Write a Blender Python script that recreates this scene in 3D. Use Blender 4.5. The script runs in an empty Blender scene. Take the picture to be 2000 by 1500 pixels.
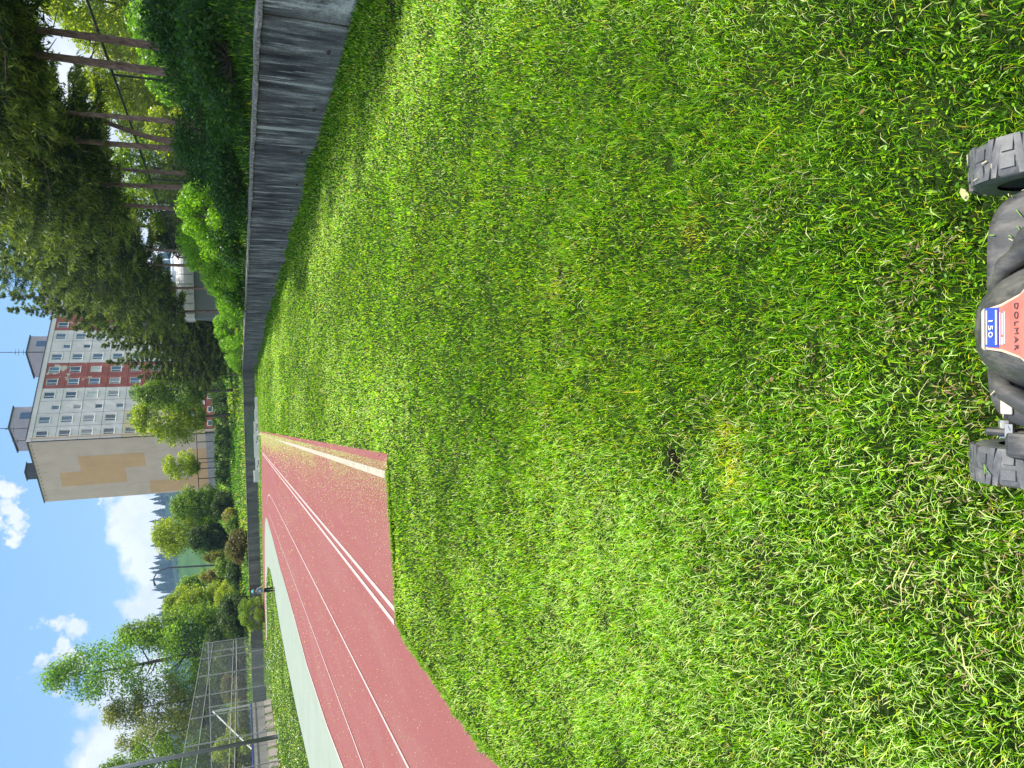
import bpy, bmesh, math, random
import numpy as np
from mathutils import Vector, Matrix
R = math.radians
random.seed(5); rng = np.random.default_rng(11)
scene = bpy.context.scene; COL = scene.collection

# ---------------------------------------------------------------- camera
FPX = 1386.0; PITCH = math.atan(533.3/FPX); ROLL = R(1.74); EYE = 1.30
r0 = Vector((1,0,0)); u0 = Vector((0, math.sin(PITCH), math.cos(PITCH)))
FWD = Vector((0, math.cos(PITCH), -math.sin(PITCH)))
RIGHT = r0*math.cos(ROLL) - u0*math.sin(ROLL); UP = u0*math.cos(ROLL) + r0*math.sin(ROLL)
CP = Vector((0,0,EYE))
cd = bpy.data.cameras.new('camera'); cam = bpy.data.objects.new('camera', cd); COL.objects.link(cam)
m = Matrix((-UP, RIGHT, -FWD)).transposed().to_4x4(); m.translation = CP
cam.matrix_world = m
cd.sensor_width = 36; cd.lens = FPX/2000*36; cd.clip_start = .05; cd.clip_end = 6000
scene.camera = cam

# ---------------------------------------------------------------- light
SUN_AZ = R(52); SUN_EL = R(63)
sd = bpy.data.lights.new('sun','SUN'); sd.energy = 4.6; sd.angle = R(.5); sd.color = (1,.955,.88)
sun = bpy.data.objects.new('sun', sd); COL.objects.link(sun)
sdir = Vector((math.sin(SUN_AZ)*math.cos(SUN_EL), math.cos(SUN_AZ)*math.cos(SUN_EL), math.sin(SUN_EL)))
sun.rotation_euler = sdir.to_track_quat('Z','Y').to_euler()
scene.view_settings.view_transform = 'Standard'; scene.view_settings.look = 'None'
scene.view_settings.exposure = 0.75; scene.view_settings.gamma = 1
scene.cycles.max_bounces = 6; scene.cycles.diffuse_bounces = 3; scene.cycles.glossy_bounces = 2
scene.cycles.transmission_bounces = 4; scene.cycles.transparent_max_bounces = 6; scene.cycles.volume_bounces = 0
scene.cycles.caustics_reflective = False; scene.cycles.caustics_refractive = False

def ray(x, y): return FWD*FPX + RIGHT*((1500-y)-750) - UP*(x-1000)
def g(x, y, z=0.0):
    d = ray(x, y); return CP + d*((z-EYE)/d.z)
def at(x, y, Y):
    d = ray(x, y); return CP + d*(Y/d.y)

# ---------------------------------------------------------------- node helpers
class NT:
    def __init__(s, tree): s.t = tree; s.n = tree.nodes; s.l = tree.links
    def new(s, typ, **kw):
        n = s.n.new(typ)
        for k, v in kw.items():
            if k.startswith('_'): setattr(n, k[1:], v)
            else: s.set(n, k, v)
        return n
    def set(s, n, key, v):
        key = int(key[1:]) if key[0] == 'i' and key[1:].isdigit() else key.replace('__', ' ')
        i = n.inputs[key]
        if isinstance(v, bpy.types.NodeSocket): s.l.new(v, i)
        else: i.default_value = v
    def math(s, op, a, b=None, c=None, clamp=False):
        n = s.n.new('ShaderNodeMath'); n.operation = op; n.use_clamp = clamp
        for i, v in enumerate((a, b, c)):
            if v is None: continue
            if isinstance(v, bpy.types.NodeSocket): s.l.new(v, n.inputs[i])
            else: n.inputs[i].default_value = v
        return n.outputs[0]
    def vmath(s, op, a, b=None):
        n = s.n.new('ShaderNodeVectorMath'); n.operation = op
        for i, v in enumerate((a, b)):
            if v is None: continue
            if isinstance(v, bpy.types.NodeSocket): s.l.new(v, n.inputs[i])
            else: n.inputs[i].default_value = v
        return n.outputs[1] if op in ('DOT_PRODUCT','LENGTH','DISTANCE') else n.outputs[0]
    def mix(s, f, a, b, blend='MIX'):
        n = s.n.new('ShaderNodeMix'); n.data_type = 'RGBA'; n.blend_type = blend
        for k, v in ((0, f), (6, a), (7, b)):
            if isinstance(v, bpy.types.NodeSocket): s.l.new(v, n.inputs[k])
            elif k == 0: n.inputs[0].default_value = v
            else: n.inputs[k].default_value = (*v, 1) if len(v) == 3 else v
        return n.outputs[2]
    def noise(s, vec, scale, detail=3, rough=.55, out=0):
        n = s.n.new('ShaderNodeTexNoise'); s.l.new(vec, n.inputs['Vector'])
        n.inputs['Scale'].default_value = scale; n.inputs['Detail'].default_value = detail; n.inputs['Roughness'].default_value = rough
        return n.outputs[out]
    def ramp(s, fac, stops, interp='LINEAR'):
        n = s.n.new('ShaderNodeValToRGB'); n.color_ramp.interpolation = interp; e = n.color_ramp.elements
        while len(e) < len(stops): e.new(.5)
        for el, (p, c) in zip(e, stops):
            el.position = p; el.color = (*c, 1) if not isinstance(c, (int, float)) else (c, c, c, 1)
        s.l.new(fac, n.inputs[0]); return n.outputs[0]
    def mapping(s, vec, scale=(1,1,1), rot=(0,0,0)):
        n = s.n.new('ShaderNodeMapping'); s.l.new(vec, n.inputs[0]); n.inputs['Scale'].default_value = scale; n.inputs['Rotation'].default_value = rot
        return n.outputs[0]

def mat(name, build=None, color=(.5,.5,.5), rough=.8, metal=0, spec=.5, noise=0, nscale=8, bump=0, bscale=40):
    mt = bpy.data.materials.new(name); mt.use_nodes = True; t = NT(mt.node_tree)
    b = mt.node_tree.nodes['Principled BSDF']
    b.inputs['Roughness'].default_value = rough; b.inputs['Metallic'].default_value = metal
    b.inputs['Specular IOR Level'].default_value = spec; b.inputs['Base Color'].default_value = (*color, 1)
    if noise or bump:
        P = t.new('ShaderNodeTexCoord').outputs['Object']
        if noise:
            f = t.noise(P, nscale, 5, .6)
            lo = tuple(c*(1-noise) for c in color); hi = tuple(min(1, c*(1+noise)) for c in color)
            t.set(b, 'Base__Color', t.ramp(f, [(.3, lo), (.7, hi)]))
        if bump:
            bn = t.new('ShaderNodeBump', Strength=bump, Distance=.01, Height=t.noise(P, bscale, 4, .6)); t.set(b, 'Normal', bn.outputs[0])
    if build: build(t, b)
    return mt

# ---------------------------------------------------------------- world
w = bpy.data.worlds.new('World'); scene.world = w; w.use_nodes = True
t = NT(w.node_tree); bg = w.node_tree.nodes['Background']; wo = w.node_tree.nodes['World Output']
sky = t.new('ShaderNodeTexSky'); sky.sky_type = 'NISHITA'; sky.sun_disc = False
sky.sun_elevation = SUN_EL; sky.sun_rotation = SUN_AZ; sky.altitude = 500; sky.air_density = 1.2; sky.dust_density = .7; sky.ozone_density = 2.0
dirv = t.new('ShaderNodeTexCoord').outputs['Generated']
dirn = t.vmath('NORMALIZE', dirv)
wn = t.noise(dirn, 7, 6, .62, 1)
wv = t.vmath('MULTIPLY', t.vmath('SUBTRACT', wn, (.5,.5,.5)), (.16,.16,.16))
wn2 = t.noise(dirn, 30, 5, .6, 1)
wv2 = t.vmath('MULTIPLY', t.vmath('SUBTRACT', wn2, (.5,.5,.5)), (.05,.05,.05))
dw = t.vmath('ADD', t.vmath('ADD', dirn, wv), wv2)
# cumulus banks: (direction given by the bearing they stand at, angular radius)
clouds = [(300,985,.040),(292,1040,.042),(310,1085,.045),(318,1130,.04),(268,1170,.036),(290,1215,.045),(335,1020,.045),(325,950,.035),(229,988,.012),
          (-14,955,.020),(-8,1005,.019),(-18,1045,.015),(124,1245,.020),(130,1325,.024),(112,1300,.014),(245,1390,.042),(232,1460,.05),(300,1330,.06),(215,1530,.07),(320,1440,.09),
          (235,520,.06),(200,350,.09),(240,100,.12),(180,230,.09),(230,-80,.15)]
acc = None
for (x, y, rad) in clouds:
    d = ray(x, y).normalized()
    v = t.math('SUBTRACT', 1.0, t.math('DIVIDE', t.vmath('DISTANCE', dw, tuple(d)), rad*1.0))
    acc = v if acc is None else t.math('MAXIMUM', acc, v)
# bright cloud added behind the viewer, out of view, to fill shaded faces
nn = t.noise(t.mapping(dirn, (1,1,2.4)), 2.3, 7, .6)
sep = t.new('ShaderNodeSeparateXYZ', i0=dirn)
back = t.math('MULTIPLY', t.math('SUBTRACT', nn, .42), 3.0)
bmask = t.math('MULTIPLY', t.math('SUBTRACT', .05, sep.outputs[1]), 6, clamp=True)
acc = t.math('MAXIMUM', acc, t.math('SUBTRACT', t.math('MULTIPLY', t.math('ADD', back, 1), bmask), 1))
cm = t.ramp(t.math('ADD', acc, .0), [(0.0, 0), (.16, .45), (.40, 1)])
shade = t.noise(t.vmath('ADD', dw, (0,0,.02)), 11, 5, .6)
ccol = t.ramp(shade, [(.3, (3.9,4.3,5.0)), (.6, (5.6,5.8,6.0))])
wisp = t.math('MULTIPLY', t.ramp(t.noise(t.mapping(dirn, (1,1,3)), 3.2, 6, .65), [(.52, 0), (.8, .08)]), 1)
skyc = t.mix(.68, t.mix(1.0, sky.outputs[0], (.84,.92,.93), 'MULTIPLY'), (1.42,2.85,5.0))
hz = t.math('MULTIPLY', t.math('POWER', t.math('SUBTRACT', 1, sep.outputs[2], clamp=True), 5), .22)
c1 = t.mix(wisp, skyc, (3.0,4.0,5.2))
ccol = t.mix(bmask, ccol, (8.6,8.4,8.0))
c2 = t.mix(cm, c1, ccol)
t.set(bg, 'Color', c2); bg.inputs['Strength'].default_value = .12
t.l.new(bg.outputs[0], wo.inputs[0])

# ---------------------------------------------------------------- mesh helpers
class MB:
    """collects shapes, then links them as ONE mesh object"""
    def __init__(s): s.v = []; s.f = []; s.m = []; s.c = 0
    def poly(s, pts, mi=0):
        n = len(s.v); s.v += [tuple(p) for p in pts]; s.f.append(tuple(range(n, n+len(pts)))); s.m.append(mi)
    def add(s, vs, fs, mi=0):
        n = len(s.v); s.v += [tuple(p) for p in vs]
        for f in fs: s.f.append(tuple(i+n for i in f)); s.m.append(mi)
    def box(s, c, d, X=Vector((1,0,0)), Y=Vector((0,1,0)), Z=Vector((0,0,1)), mi=0):
        c = Vector(c); X = Vector(X)*d[0]/2; Y = Vector(Y)*d[1]/2; Z = Vector(Z)*d[2]/2
        vs = [c+X*a+Y*b+Z*e for a, b, e in ((-1,-1,-1),(1,-1,-1),(1,1,-1),(-1,1,-1),(-1,-1,1),(1,-1,1),(1,1,1),(-1,1,1))]
        s.add(vs, [(0,3,2,1),(4,5,6,7),(0,1,5,4),(1,2,6,5),(2,3,7,6),(3,0,4,7)], mi)
    def tube(s, pts, rad, n=8, mi=0, cap=True):
        pts = [Vector(p) for p in pts]; rings = []
        if isinstance(rad, (int, float)): rad = [rad]*len(pts)
        base = len(s.v)
        for i, p in enumerate(pts):
            d = (pts[min(i+1, len(pts)-1)] - pts[max(i-1, 0)]).normalized()
            a = d.orthogonal() if i == 0 else (a - d*a.dot(d))
            a.normalize(); b = d.cross(a)
            for k in range(n):
                th = 2*math.pi*k/n; s.v.append(tuple(p + (a*math.cos(th)+b*math.sin(th))*rad[i]))
        for i in range(len(pts)-1):
            for k in range(n):
                k2 = (k+1) % n
                s.f.append((base+i*n+k, base+i*n+k2, base+(i+1)*n+k2, base+(i+1)*n+k)); s.m.append(mi)
        if cap:
            s.f.append(tuple(base+k for k in reversed(range(n)))); s.m.append(mi)
            s.f.append(tuple(base+(len(pts)-1)*n+k for k in range(n))); s.m.append(mi)
    def build(s, name, mats, parent=None, smooth=False, loc=None, bevel=0):
        me = bpy.data.meshes.new(name); me.from_pydata(s.v, [], s.f)
        mats = mats if isinstance(mats, (list, tuple)) else [mats]
        for mm in mats: me.materials.append(mm)
        me.polygons.foreach_set('material_index', s.m)
        if smooth: me.polygons.foreach_set('use_smooth', [True]*len(s.f))
        me.update(); o = bpy.data.objects.new(name, me); COL.objects.link(o)
        if parent: o.parent = parent
        if loc is not None: o.location = loc
        if bevel:
            b = o.modifiers.new('bevel','BEVEL'); b.width = bevel; b.segments = 2; b.limit_method = 'ANGLE'
        return o

def arrays_obj(name, V, F, mt, colors=None, parent=None, smooth=False):
    """V (n,3) float, F (m,k) int with k = 3 or 4, colors (n,3)"""
    me = bpy.data.meshes.new(name); k = F.shape[1]
    me.vertices.add(len(V)); me.vertices.foreach_set('co', np.ascontiguousarray(V, np.float32).ravel())
    me.loops.add(F.size); me.loops.foreach_set('vertex_index', np.ascontiguousarray(F, np.int32).ravel())
    me.polygons.add(len(F)); me.polygons.foreach_set('loop_start', np.arange(0, F.size, k, dtype=np.int32))
    if smooth: me.polygons.foreach_set('use_smooth', np.ones(len(F), bool))
    me.update(calc_edges=True)
    if colors is not None:
        ca = me.color_attributes.new('tint', 'FLOAT_COLOR', 'POINT')
        c4 = np.ones((len(V), 4), np.float32); c4[:, :3] = colors; ca.data.foreach_set('color', c4.ravel())
    me.materials.append(mt)
    o = bpy.data.objects.new(name, me); COL.objects.link(o)
    if parent: o.parent = parent
    return o

def tag(o, label=None, cat=None, group=None, kind=None):
    if label: o['label'] = label
    if cat: o['category'] = cat
    if group: o['group'] = group
    if kind: o['kind'] = kind
    return o
def empty(name, loc, rz=0):
    o = bpy.data.objects.new(name, None); COL.objects.link(o); o.location = loc; o.rotation_euler = (0,0,rz); o.empty_display_size = .3
    return o
def copy_tree(o, parent=None):
    c = o.copy(); COL.objects.link(c)
    if parent: c.parent = parent
    for ch in list(o.children): copy_tree(ch, c)
    return c

def vnoise(x, y, s, seed=0):
    """smooth value noise on arrays"""
    x = np.asarray(x)*s+seed*17.3; y = np.asarray(y)*s-seed*9.1
    xi = np.floor(x).astype(np.int64); yi = np.floor(y).astype(np.int64); fx = x-xi; fy = y-yi
    fx = fx*fx*(3-2*fx); fy = fy*fy*(3-2*fy)
    def h(a, b):
        n = (a*374761393 + b*668265263 + seed*1274126177) & 0xffffffff
        n = ((n ^ (n >> 13))*1274126177) & 0xffffffff
        return ((n ^ (n >> 16)) & 0xffff)/65535.0
    return (h(xi,yi)*(1-fx)+h(xi+1,yi)*fx)*(1-fy)+(h(xi,yi+1)*(1-fx)+h(xi+1,yi+1)*fx)*fy

# ---------------------------------------------------------------- terrain
WALL_H = 1.0
def wall_x(Y): return 4.32 - .045*Y
BACK0 = (1.75, 58.2); BACKS = .055            # back wall line  Y = 58.2 + .055*(X-1.75)
def back_y(X): return 58.2 + .055*(X-1.75)
def terr(X, Y):
    X = np.asarray(X, float); Y = np.asarray(Y, float)
    a = X - wall_x(Y); b = Y - back_y(X)
    k = 1.0
    fa = (.34*np.clip(a-.3, 0, 2.5) + .13*np.clip(a-2.8, 0, 9) + .01*np.clip(a-11.8, 0, 60))*k
    fb = .072*np.clip(b-.3, 0, 55) + .02*np.clip(b-55, 0, 200)
    z = WALL_H - .04 + np.maximum(fa, fb)
    # a farmed slope and a wooded ridge rise far behind
    D = np.hypot(X, Y)
    z = z + np.clip(D-170, 0, 900)*.045 + .0
    inside = (a < .15) & (b < .15)
    return np.where(inside, 0.0, z)
def tz(X, Y): return float(terr(X, Y))

# ---------------------------------------------------------------- materials: ground
def m_lawn(t, b):
    P = t.new('ShaderNodeTexCoord').outputs['Object']
    big = t.noise(P, .35, 4, .6); mid = t.noise(P, 3, 5, .6); fine = t.noise(P, 60, 4, .7)
    c = t.mix(t.ramp(mid, [(.35, 0), (.65, 1)]), (.014,.030,.005), (.032,.062,.010))
    c = t.mix(t.ramp(fine, [(.5, 0), (.75, .8)]), c, (.06,.06,.022))
    t.set(b, 'Base__Color', c)
    t.set(b, 'Normal', t.new('ShaderNodeBump', Strength=1, Distance=.03, Height=fine).outputs[0])
LAWN = mat('lawn_soil', m_lawn, rough=1, spec=.1)
def m_slope(t, b):
    P = t.new('ShaderNodeTexCoord').outputs['Object']
    mid = t.noise(P, .5, 5, .65); fine = t.noise(P, 9, 5, .7)
    c = t.mix(t.ramp(mid, [(.4, 0), (.6, 1)]), (.05,.11,.018), (.10,.16,.03))
    c = t.mix(t.ramp(fine, [(.45, 0), (.7, .7)]), c, (.035,.07,.012))
    t.set(b, 'Base__Color', c)
    t.set(b, 'Normal', t.new('ShaderNodeBump', Strength=1, Distance=.15, Height=fine).outputs[0])
SLOPE = mat('slope_soil', m_slope, rough=1, spec=.1)
def m_red(t, b):
    P = t.new('ShaderNodeTexCoord').outputs['Object']
    f = t.noise(P, 260, 3, .8); m2 = t.noise(P, 1.1, 5, .6); v = t.new('ShaderNodeTexVoronoi', Vector=P, Scale=140)
    c = t.mix(t.ramp(f, [(.3, 0), (.7, 1)]), (.18,.050,.048), (.32,.125,.116))
    c = t.mix(t.ramp(m2, [(.35, 0), (.7, .35)]), c, (.245,.095,.088))
    sp = t.ramp(v.outputs['Distance'], [(.08, 1), (.22, 0)])
    dirt = t.noise(t.mapping(P, (1,.18,1)), 1.6, 6, .7)
    c = t.mix(t.ramp(dirt, [(.42, 0), (.72, .42)]), c, (.29,.15,.135))
    v2 = t.new('ShaderNodeTexVoronoi', Vector=P, Scale=38); c = t.mix(t.math('MULTIPLY', t.ramp(v2.outputs['Distance'], [(.07, 1), (.13, 0)]), .75), c, (.55,.36,.32))
    c = t.mix(t.math('MULTIPLY', sp, .5), c, (.55,.32,.29))
    t.set(b, 'Base__Color', c)
    t.set(b, 'Normal', t.new('ShaderNodeBump', Strength=.8, Distance=.004, Height=f).outputs[0])
REDM = mat('tartan_red', m_red, rough=.95, spec=.1)
def m_green(t, b):
    P = t.new('ShaderNodeTexCoord').outputs['Object']
    f = t.noise(P, 200, 3, .8); m2 = t.noise(P, .9, 5, .65)
    c = t.mix(t.ramp(m2, [(.3, 0), (.7, 1)]), (.25,.29,.235), (.29,.33,.27))
    c = t.mix(t.ramp(f, [(.5, 0), (.8, .35)]), c, (.23,.29,.235))
    n3 = t.noise(t.mapping(P, (1,.12,1)), 2.5, 6, .7); c = t.mix(t.ramp(n3, [(.45, 0), (.75, .4)]), c, (.24,.27,.21))
    t.set(b, 'Base__Color', c)
GREENM = mat('pale_green_track', m_green, rough=.8, spec=.1)
def m_line(t, b):
    P = t.new('ShaderNodeTexCoord').outputs['Object']
    f = t.noise(P, 70, 5, .75)
    t.set(b, 'Base__Color', t.ramp(f, [(.36, (.36,.14,.13)), (.47, (.50,.38,.35))]))
LINEM = mat('worn_white_line', m_line, rough=.8)
def m_kerb(t, b):
    P = t.new('ShaderNodeTexCoord').outputs['Object']
    f = t.noise(P, 14, 6, .7)
    t.set(b, 'Base__Color', t.ramp(f, [(.3, (.26,.22,.15)), (.6, (.46,.40,.31))]))
    t.set(b, 'Normal', t.new('ShaderNodeBump', Strength=.5, Distance=.01, Height=f).outputs[0])
KERBM = mat('kerb_concrete', m_kerb, rough=.9)

# ---------------------------------------------------------------- ground sheets
def grid_obj(name, xs, ys, mt, keep=None, zf=terr):
    X, Y = np.meshgrid(xs, ys); Z = zf(X, Y); nx = len(xs); ny = len(ys)
    V = np.stack([X.ravel(), Y.ravel(), Z.ravel()], 1)
    i, j = np.meshgrid(np.arange(nx-1), np.arange(ny-1)); a = (j*nx+i).ravel()
    F = np.stack([a, a+1, a+nx+1, a+nx], 1)
    if keep is not None:
        cx = V[F][:, :, 0].mean(1); cy = V[F][:, :, 1].mean(1); F = F[keep(cx, cy)]
    return arrays_obj(name, V, F, mt, smooth=True)
def wallcorner_line():   # inside edge of the retaining wall, as x over y
    pass
mb = MB()
mb.poly([(-80,-30,0),(wall_x(-30)+.1,-30,0),(wall_x(58.2)+.1,58.25,0),(-80,back_y(-80)+.1,0)])
lawn = mb.build('lawn', LAWN); tag(lawn, kind='structure')
# hillside behind both walls: a strip mesh that follows the wall, so no triangle crosses it
def hill():
    offs = [.28,.6,1,1.5,2,2.5,2.8,3.5,4.5,6,8,10,12,16,22,30,45,70,110,170,260,400,620,900,1300,2200]
    base = []
    ys = list(np.linspace(-60, 56, 50)); base += [(wall_x(y), y, 1, 0) for y in ys]
    cx, cy = wall_x(58.2), 58.2
    for k in range(13):
        a = k/12*math.pi/2; base.append((cx, cy, math.cos(a), math.sin(a)))
    xs = list(np.linspace(-2, -90, 36)); base += [(x, back_y(x), 0, 1) for x in xs]
    for k in range(1, 12):
        a = math.pi/2 + k/11*math.pi*.62; base.append((-90, back_y(-90), math.cos(a), math.sin(a)))
    V = []; 
    for (x, y, nx, ny) in base:
        for o in offs: V.append((x+nx*o, y+ny*o, 0))
    V = np.array(V); V[:, 2] = terr(V[:, 0]+1e-3, V[:, 1]+1e-3)
    V[:, 2] = np.where(V[:, 2] == 0, WALL_H-.04, V[:, 2]) + .10*(vnoise(V[:, 0], V[:, 1], .8, 3)-.5)*(V[:, 1] < 120)
    n = len(offs); F = []
    for i in range(len(base)-1):
        for j in range(n-1): F.append((i*n+j, i*n+j+1, (i+1)*n+j+1, (i+1)*n+j))
    o = arrays_obj('hillside', V, np.array(F)[:, ::-1], SLOPE, smooth=True); tag(o, kind='structure'); return o
hill()
mb = MB()                                      # ground behind the viewer and out to the horizon
mb.poly([(-3000,-3000,-.6),(3000,-3000,-.6),(3000,3500,-.6),(-3000,3500,-.6)]); tag(mb.build('ground', SLOPE), kind='structure')

hx, hy = gp_(1318, 905) if False else (g(1318,905).x, g(1318,905).y); mb = MB(); ring = []
for k in range(18):
    a = k*2*math.pi/18; ring.append((hx+.042*math.cos(a)*(1+.25*math.sin(3*a)), hy+.034*math.sin(a)*(1+.2*math.cos(2*a)), .004))
mb.poly(ring); tag(mb.build('soil_hollow', mat('blackish_soil', color=(.010,.009,.006), rough=1, spec=0)), kind='structure')  # flat near-black disc, the dark of the hole put into its colour
# running track: outline in metres on the ground
def gp(x, y): p = g(x, y); return (p.x, p.y)
near_edge = [gp(*q) for q in ((760,916),(763,930),(767,1000),(773,1080),(778,1150),(781,1212),(800,1248),(850,1318),(900,1388),(950,1448),(1000,1500))]
curb_a = gp(760,927); curb_b = gp(511,849)
kd = Vector((curb_b[0]-curb_a[0], curb_b[1]-curb_a[1])).normalized()       # direction of the lanes
kn = Vector((kd.y, -kd.x))
def lane(off, s): return (curb_a[0]-kn.x*off+kd.x*s, curb_a[1]-kn.y*off+kd.y*s)
far_y = 57.0
red_pts = near_edge + [(-2.3,2.2),(-2.6,-14),(-26,-14),(-17.4,20)]
red_pts += [gp(517,1262), gp(515,1200), gp(513.6,1100), gp(512.6,1010), gp(511.5,930), gp(510.5,849), (gp(505,846)[0]+.2, gp(510.5,849)[1])]
red_pts[-1] = (lane(-.22, 49)[0], lane(-.22, 49)[1])
red_pts.append(lane(-.20, 0))
def sheet(name, pts, z, mt):
    bm = bmesh.new(); vs = [bm.verts.new((p[0], p[1], z)) for p in pts]; f = bm.faces.new(vs)
    if f.normal.z < 0: f.normal_flip()
    bmesh.ops.triangulate(bm, faces=bm.faces[:]); me = bpy.data.meshes.new(name); bm.to_mesh(me); bm.free()
    me.materials.append(mt); o = bpy.data.objects.new(name, me); COL.objects.link(o); return o
red = sheet('running_track', red_pts, .012, REDM); tag(red, kind='structure')
# pale green run-up lane with its curl at the far end
gr_pts = [gp(760,1700), gp(672,1500), gp(640,1418), gp(600,1298), gp(575,1205), gp(550,1118), gp(535,1058), gp(527,1030), gp(522,1013), gp(519.5,1010),
          gp(518.2,1022), gp(517.6,1060), gp(517.9,1100), gp(518.5,1150), gp(519.6,1200), gp(520.6,1245), gp(522.4,1245), gp(521.5,1200), gp(520.6,1165), gp(521,1130),
          gp(523.5,1106), gp(528,1112), gp(536,1150), gp(548,1225), gp(560,1288), gp(580,1385), gp(606,1500), gp(650,1680)]
ext = lambda p, L: (p[0]-kd.x*L, p[1]-kd.y*L)
gr_pts = [ext(gr_pts[0], 16)] + gr_pts + [ext(gr_pts[-1], 16)]
gs = sheet('run_up_lane', gr_pts, .016, GREENM); tag(gs, kind='structure')
def in_poly(px, py, poly):
    px = np.asarray(px); py = np.asarray(py); ins = np.zeros(px.shape, bool); n = len(poly)
    for i in range(n):
        x1, y1 = poly[i]; x2, y2 = poly[(i+1) % n]
        c = ((y1 > py) != (y2 > py)) & (px < (x2-x1)*(py-y1)/((y2-y1) if y2 != y1 else 1e-9)+x1); ins ^= c
    return ins
tri_poly = [gp(521,1130), gp(523.5,1106), gp(528,1112), gp(536,1150), gp(548,1225), gp(560,1288), gp(580,1385), gp(606,1500), gp(650,1680), ext(gp(650,1680), 16), (-17,-8), (-17.4,20), gp(545,1490), gp(528,1350), gp(517,1262), gp(522.4,1245), gp(521.5,1200), gp(520.6,1165)]
tg = sheet('infield_grass', tri_poly, .020, LAWN); tag(tg, kind='structure')
# lines
mb = MB()
def strip(mb, p, q, wd, z=.020):
    if math.hypot(p[0]-q[0], p[1]-q[1]) > 25 and p[0] < -3.2: p = (p[0]+(p[0]-q[0])*.45, p[1]+(p[1]-q[1])*.45)
    d = Vector((q[0]-p[0], q[1]-p[1])).normalized(); n = Vector((-d.y, d.x))*wd/2
    mb.poly([(p[0]-n.x,p[1]-n.y,z),(q[0]-n.x,q[1]-n.y,z),(q[0]+n.x,q[1]+n.y,z),(p[0]+n.x,p[1]+n.y,z)])
def perp(p): return (Vector(p)-Vector(curb_a)).dot(-kn)
for a, b, wd in ((gp(774,1216), gp(513,886.5), .05), (gp(778,1194), gp(513,883), .05), (gp(905,1700), gp(531,972), .038), (gp(790,1700), gp(526,1003), .032)):
    strip(mb, a, b, wd)
for a, b in ((gp(530,972), gp(527,966)), (gp(527,966), gp(524,968)), (gp(524,968), gp(521,985)), (gp(558,896), gp(562,934))): strip(mb, a, b, .05, .021)
# edge lines along the green lane
for a, b in ((gp(690,1540), gp(673,1500)),(gp(673,1500), gp(641,1418)),(gp(641,1418), gp(601,1298)),(gp(601,1298), gp(576,1205)),(gp(576,1205), gp(551,1118))): strip(mb, a, b, .05, .023)
tag(mb.build('lane_line', LINEM), kind='structure')
mb = MB()
a = lane(0, 0); b = lane(0, 49.5); n = kn*.036
for k in range(50):
    p = lane(0, k*1.0); q = lane(0, k*1.0+.992); z0, z1 = 0, .036
    vs = [(p[0]-n.x,p[1]-n.y,z0),(q[0]-n.x,q[1]-n.y,z0),(q[0]+n.x,q[1]+n.y,z0),(p[0]+n.x,p[1]+n.y,z0)]
    mb.add(vs+[(v[0],v[1],z1) for v in vs], [(4,5,6,7),(0,1,5,4),(1,2,6,5),(2,3,7,6),(3,0,4,7)])
tag(mb.build('kerb', KERBM), kind='structure')

# ---------------------------------------------------------------- retaining walls
def m_wall(t, b):
    P = t.new('ShaderNodeTexCoord').outputs['Object']
    sx = t.new('ShaderNodeSeparateXYZ', i0=P)
    st = t.noise(t.mapping(P, (1,1,.20)), 6.5, 9, .66); st2 = t.noise(t.mapping(P, (1,1,.05)), 11, 6, .66)
    blot = t.noise(P, 1.0, 6, .7); fine = t.noise(P, 45, 5, .7)
    c = t.ramp(st, [(.36, (.024,.024,.026)), (.47, (.072,.075,.077)), (.57, (.17,.18,.18)), (.68, (.44,.46,.45))])
    c = t.mix(t.ramp(st2, [(.585, 0), (.61, .85)]), c, (.55,.58,.57))
    c = t.mix(t.ramp(blot, [(.52, 0), (.75, .5)]), c, (.13,.135,.14))
    h = t.math('SUBTRACT', 1.0, t.math('DIVIDE', sx.outputs[2], .45), clamp=True)   # splashed, greyer foot
    c = t.mix(t.math('MULTIPLY', h, .45), c, (.20,.21,.20))
    # nearest bay: paler render laid on
    nb = t.math('SUBTRACT', 7.9, sx.outputs[1], clamp=True)
    pale = t.math('MULTIPLY', t.ramp(t.noise(P, 2.2, 5, .7), [(.36, 0), (.52, 1)]), t.math('MULTIPLY', nb, 3, clamp=True))
    low = t.math('SUBTRACT', 1.15, t.math('MULTIPLY', sx.outputs[2], 1.1), clamp=True)
    c = t.mix(t.math('MULTIPLY', t.math('MULTIPLY', pale, low), 1.0, clamp=True), c, (.62,.64,.62))
    jn = t.math('SUBTRACT', 1.0, t.math('DIVIDE', t.math('ABSOLUTE', t.math('SUBTRACT', sx.outputs[1], t.math('ADD', 7.80, t.math('MULTIPLY', t.noise(P, 3, 5, .7), .10)))), .035), clamp=True)
    c = t.mix(jn, c, (.075,.055,.035))
    c = t.mix(t.ramp(fine, [(.35, .5), (.6, 0)]), c, (.02,.02,.02))
    t.set(b, 'Base__Color', c)
    t.set(b, 'Normal', t.new('ShaderNodeBump', Strength=.7, Distance=.02, Height=t.noise(t.mapping(P,(1,1,.3)), 22, 5, .7)).outputs[0])
WALLM = mat('stained_concrete', m_wall, rough=.85, spec=.25)
def m_wall_far(t, b):
    P = t.new('ShaderNodeTexCoord').outputs['Object']
    st = t.noise(t.mapping(P, (1,1,.12)), 3, 6, .65); fine = t.noise(P, 16, 5, .75)
    c = t.ramp(st, [(.3, (.055,.062,.066)), (.55, (.13,.145,.14)), (.75, (.27,.29,.27))])
    c = t.mix(t.ramp(fine, [(.34, .8), (.48, 0)]), c, (.03,.04,.04))
    t.set(b, 'Base__Color', c)
WALLF = mat('grey_concrete', m_wall_far, rough=.9)
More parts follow.
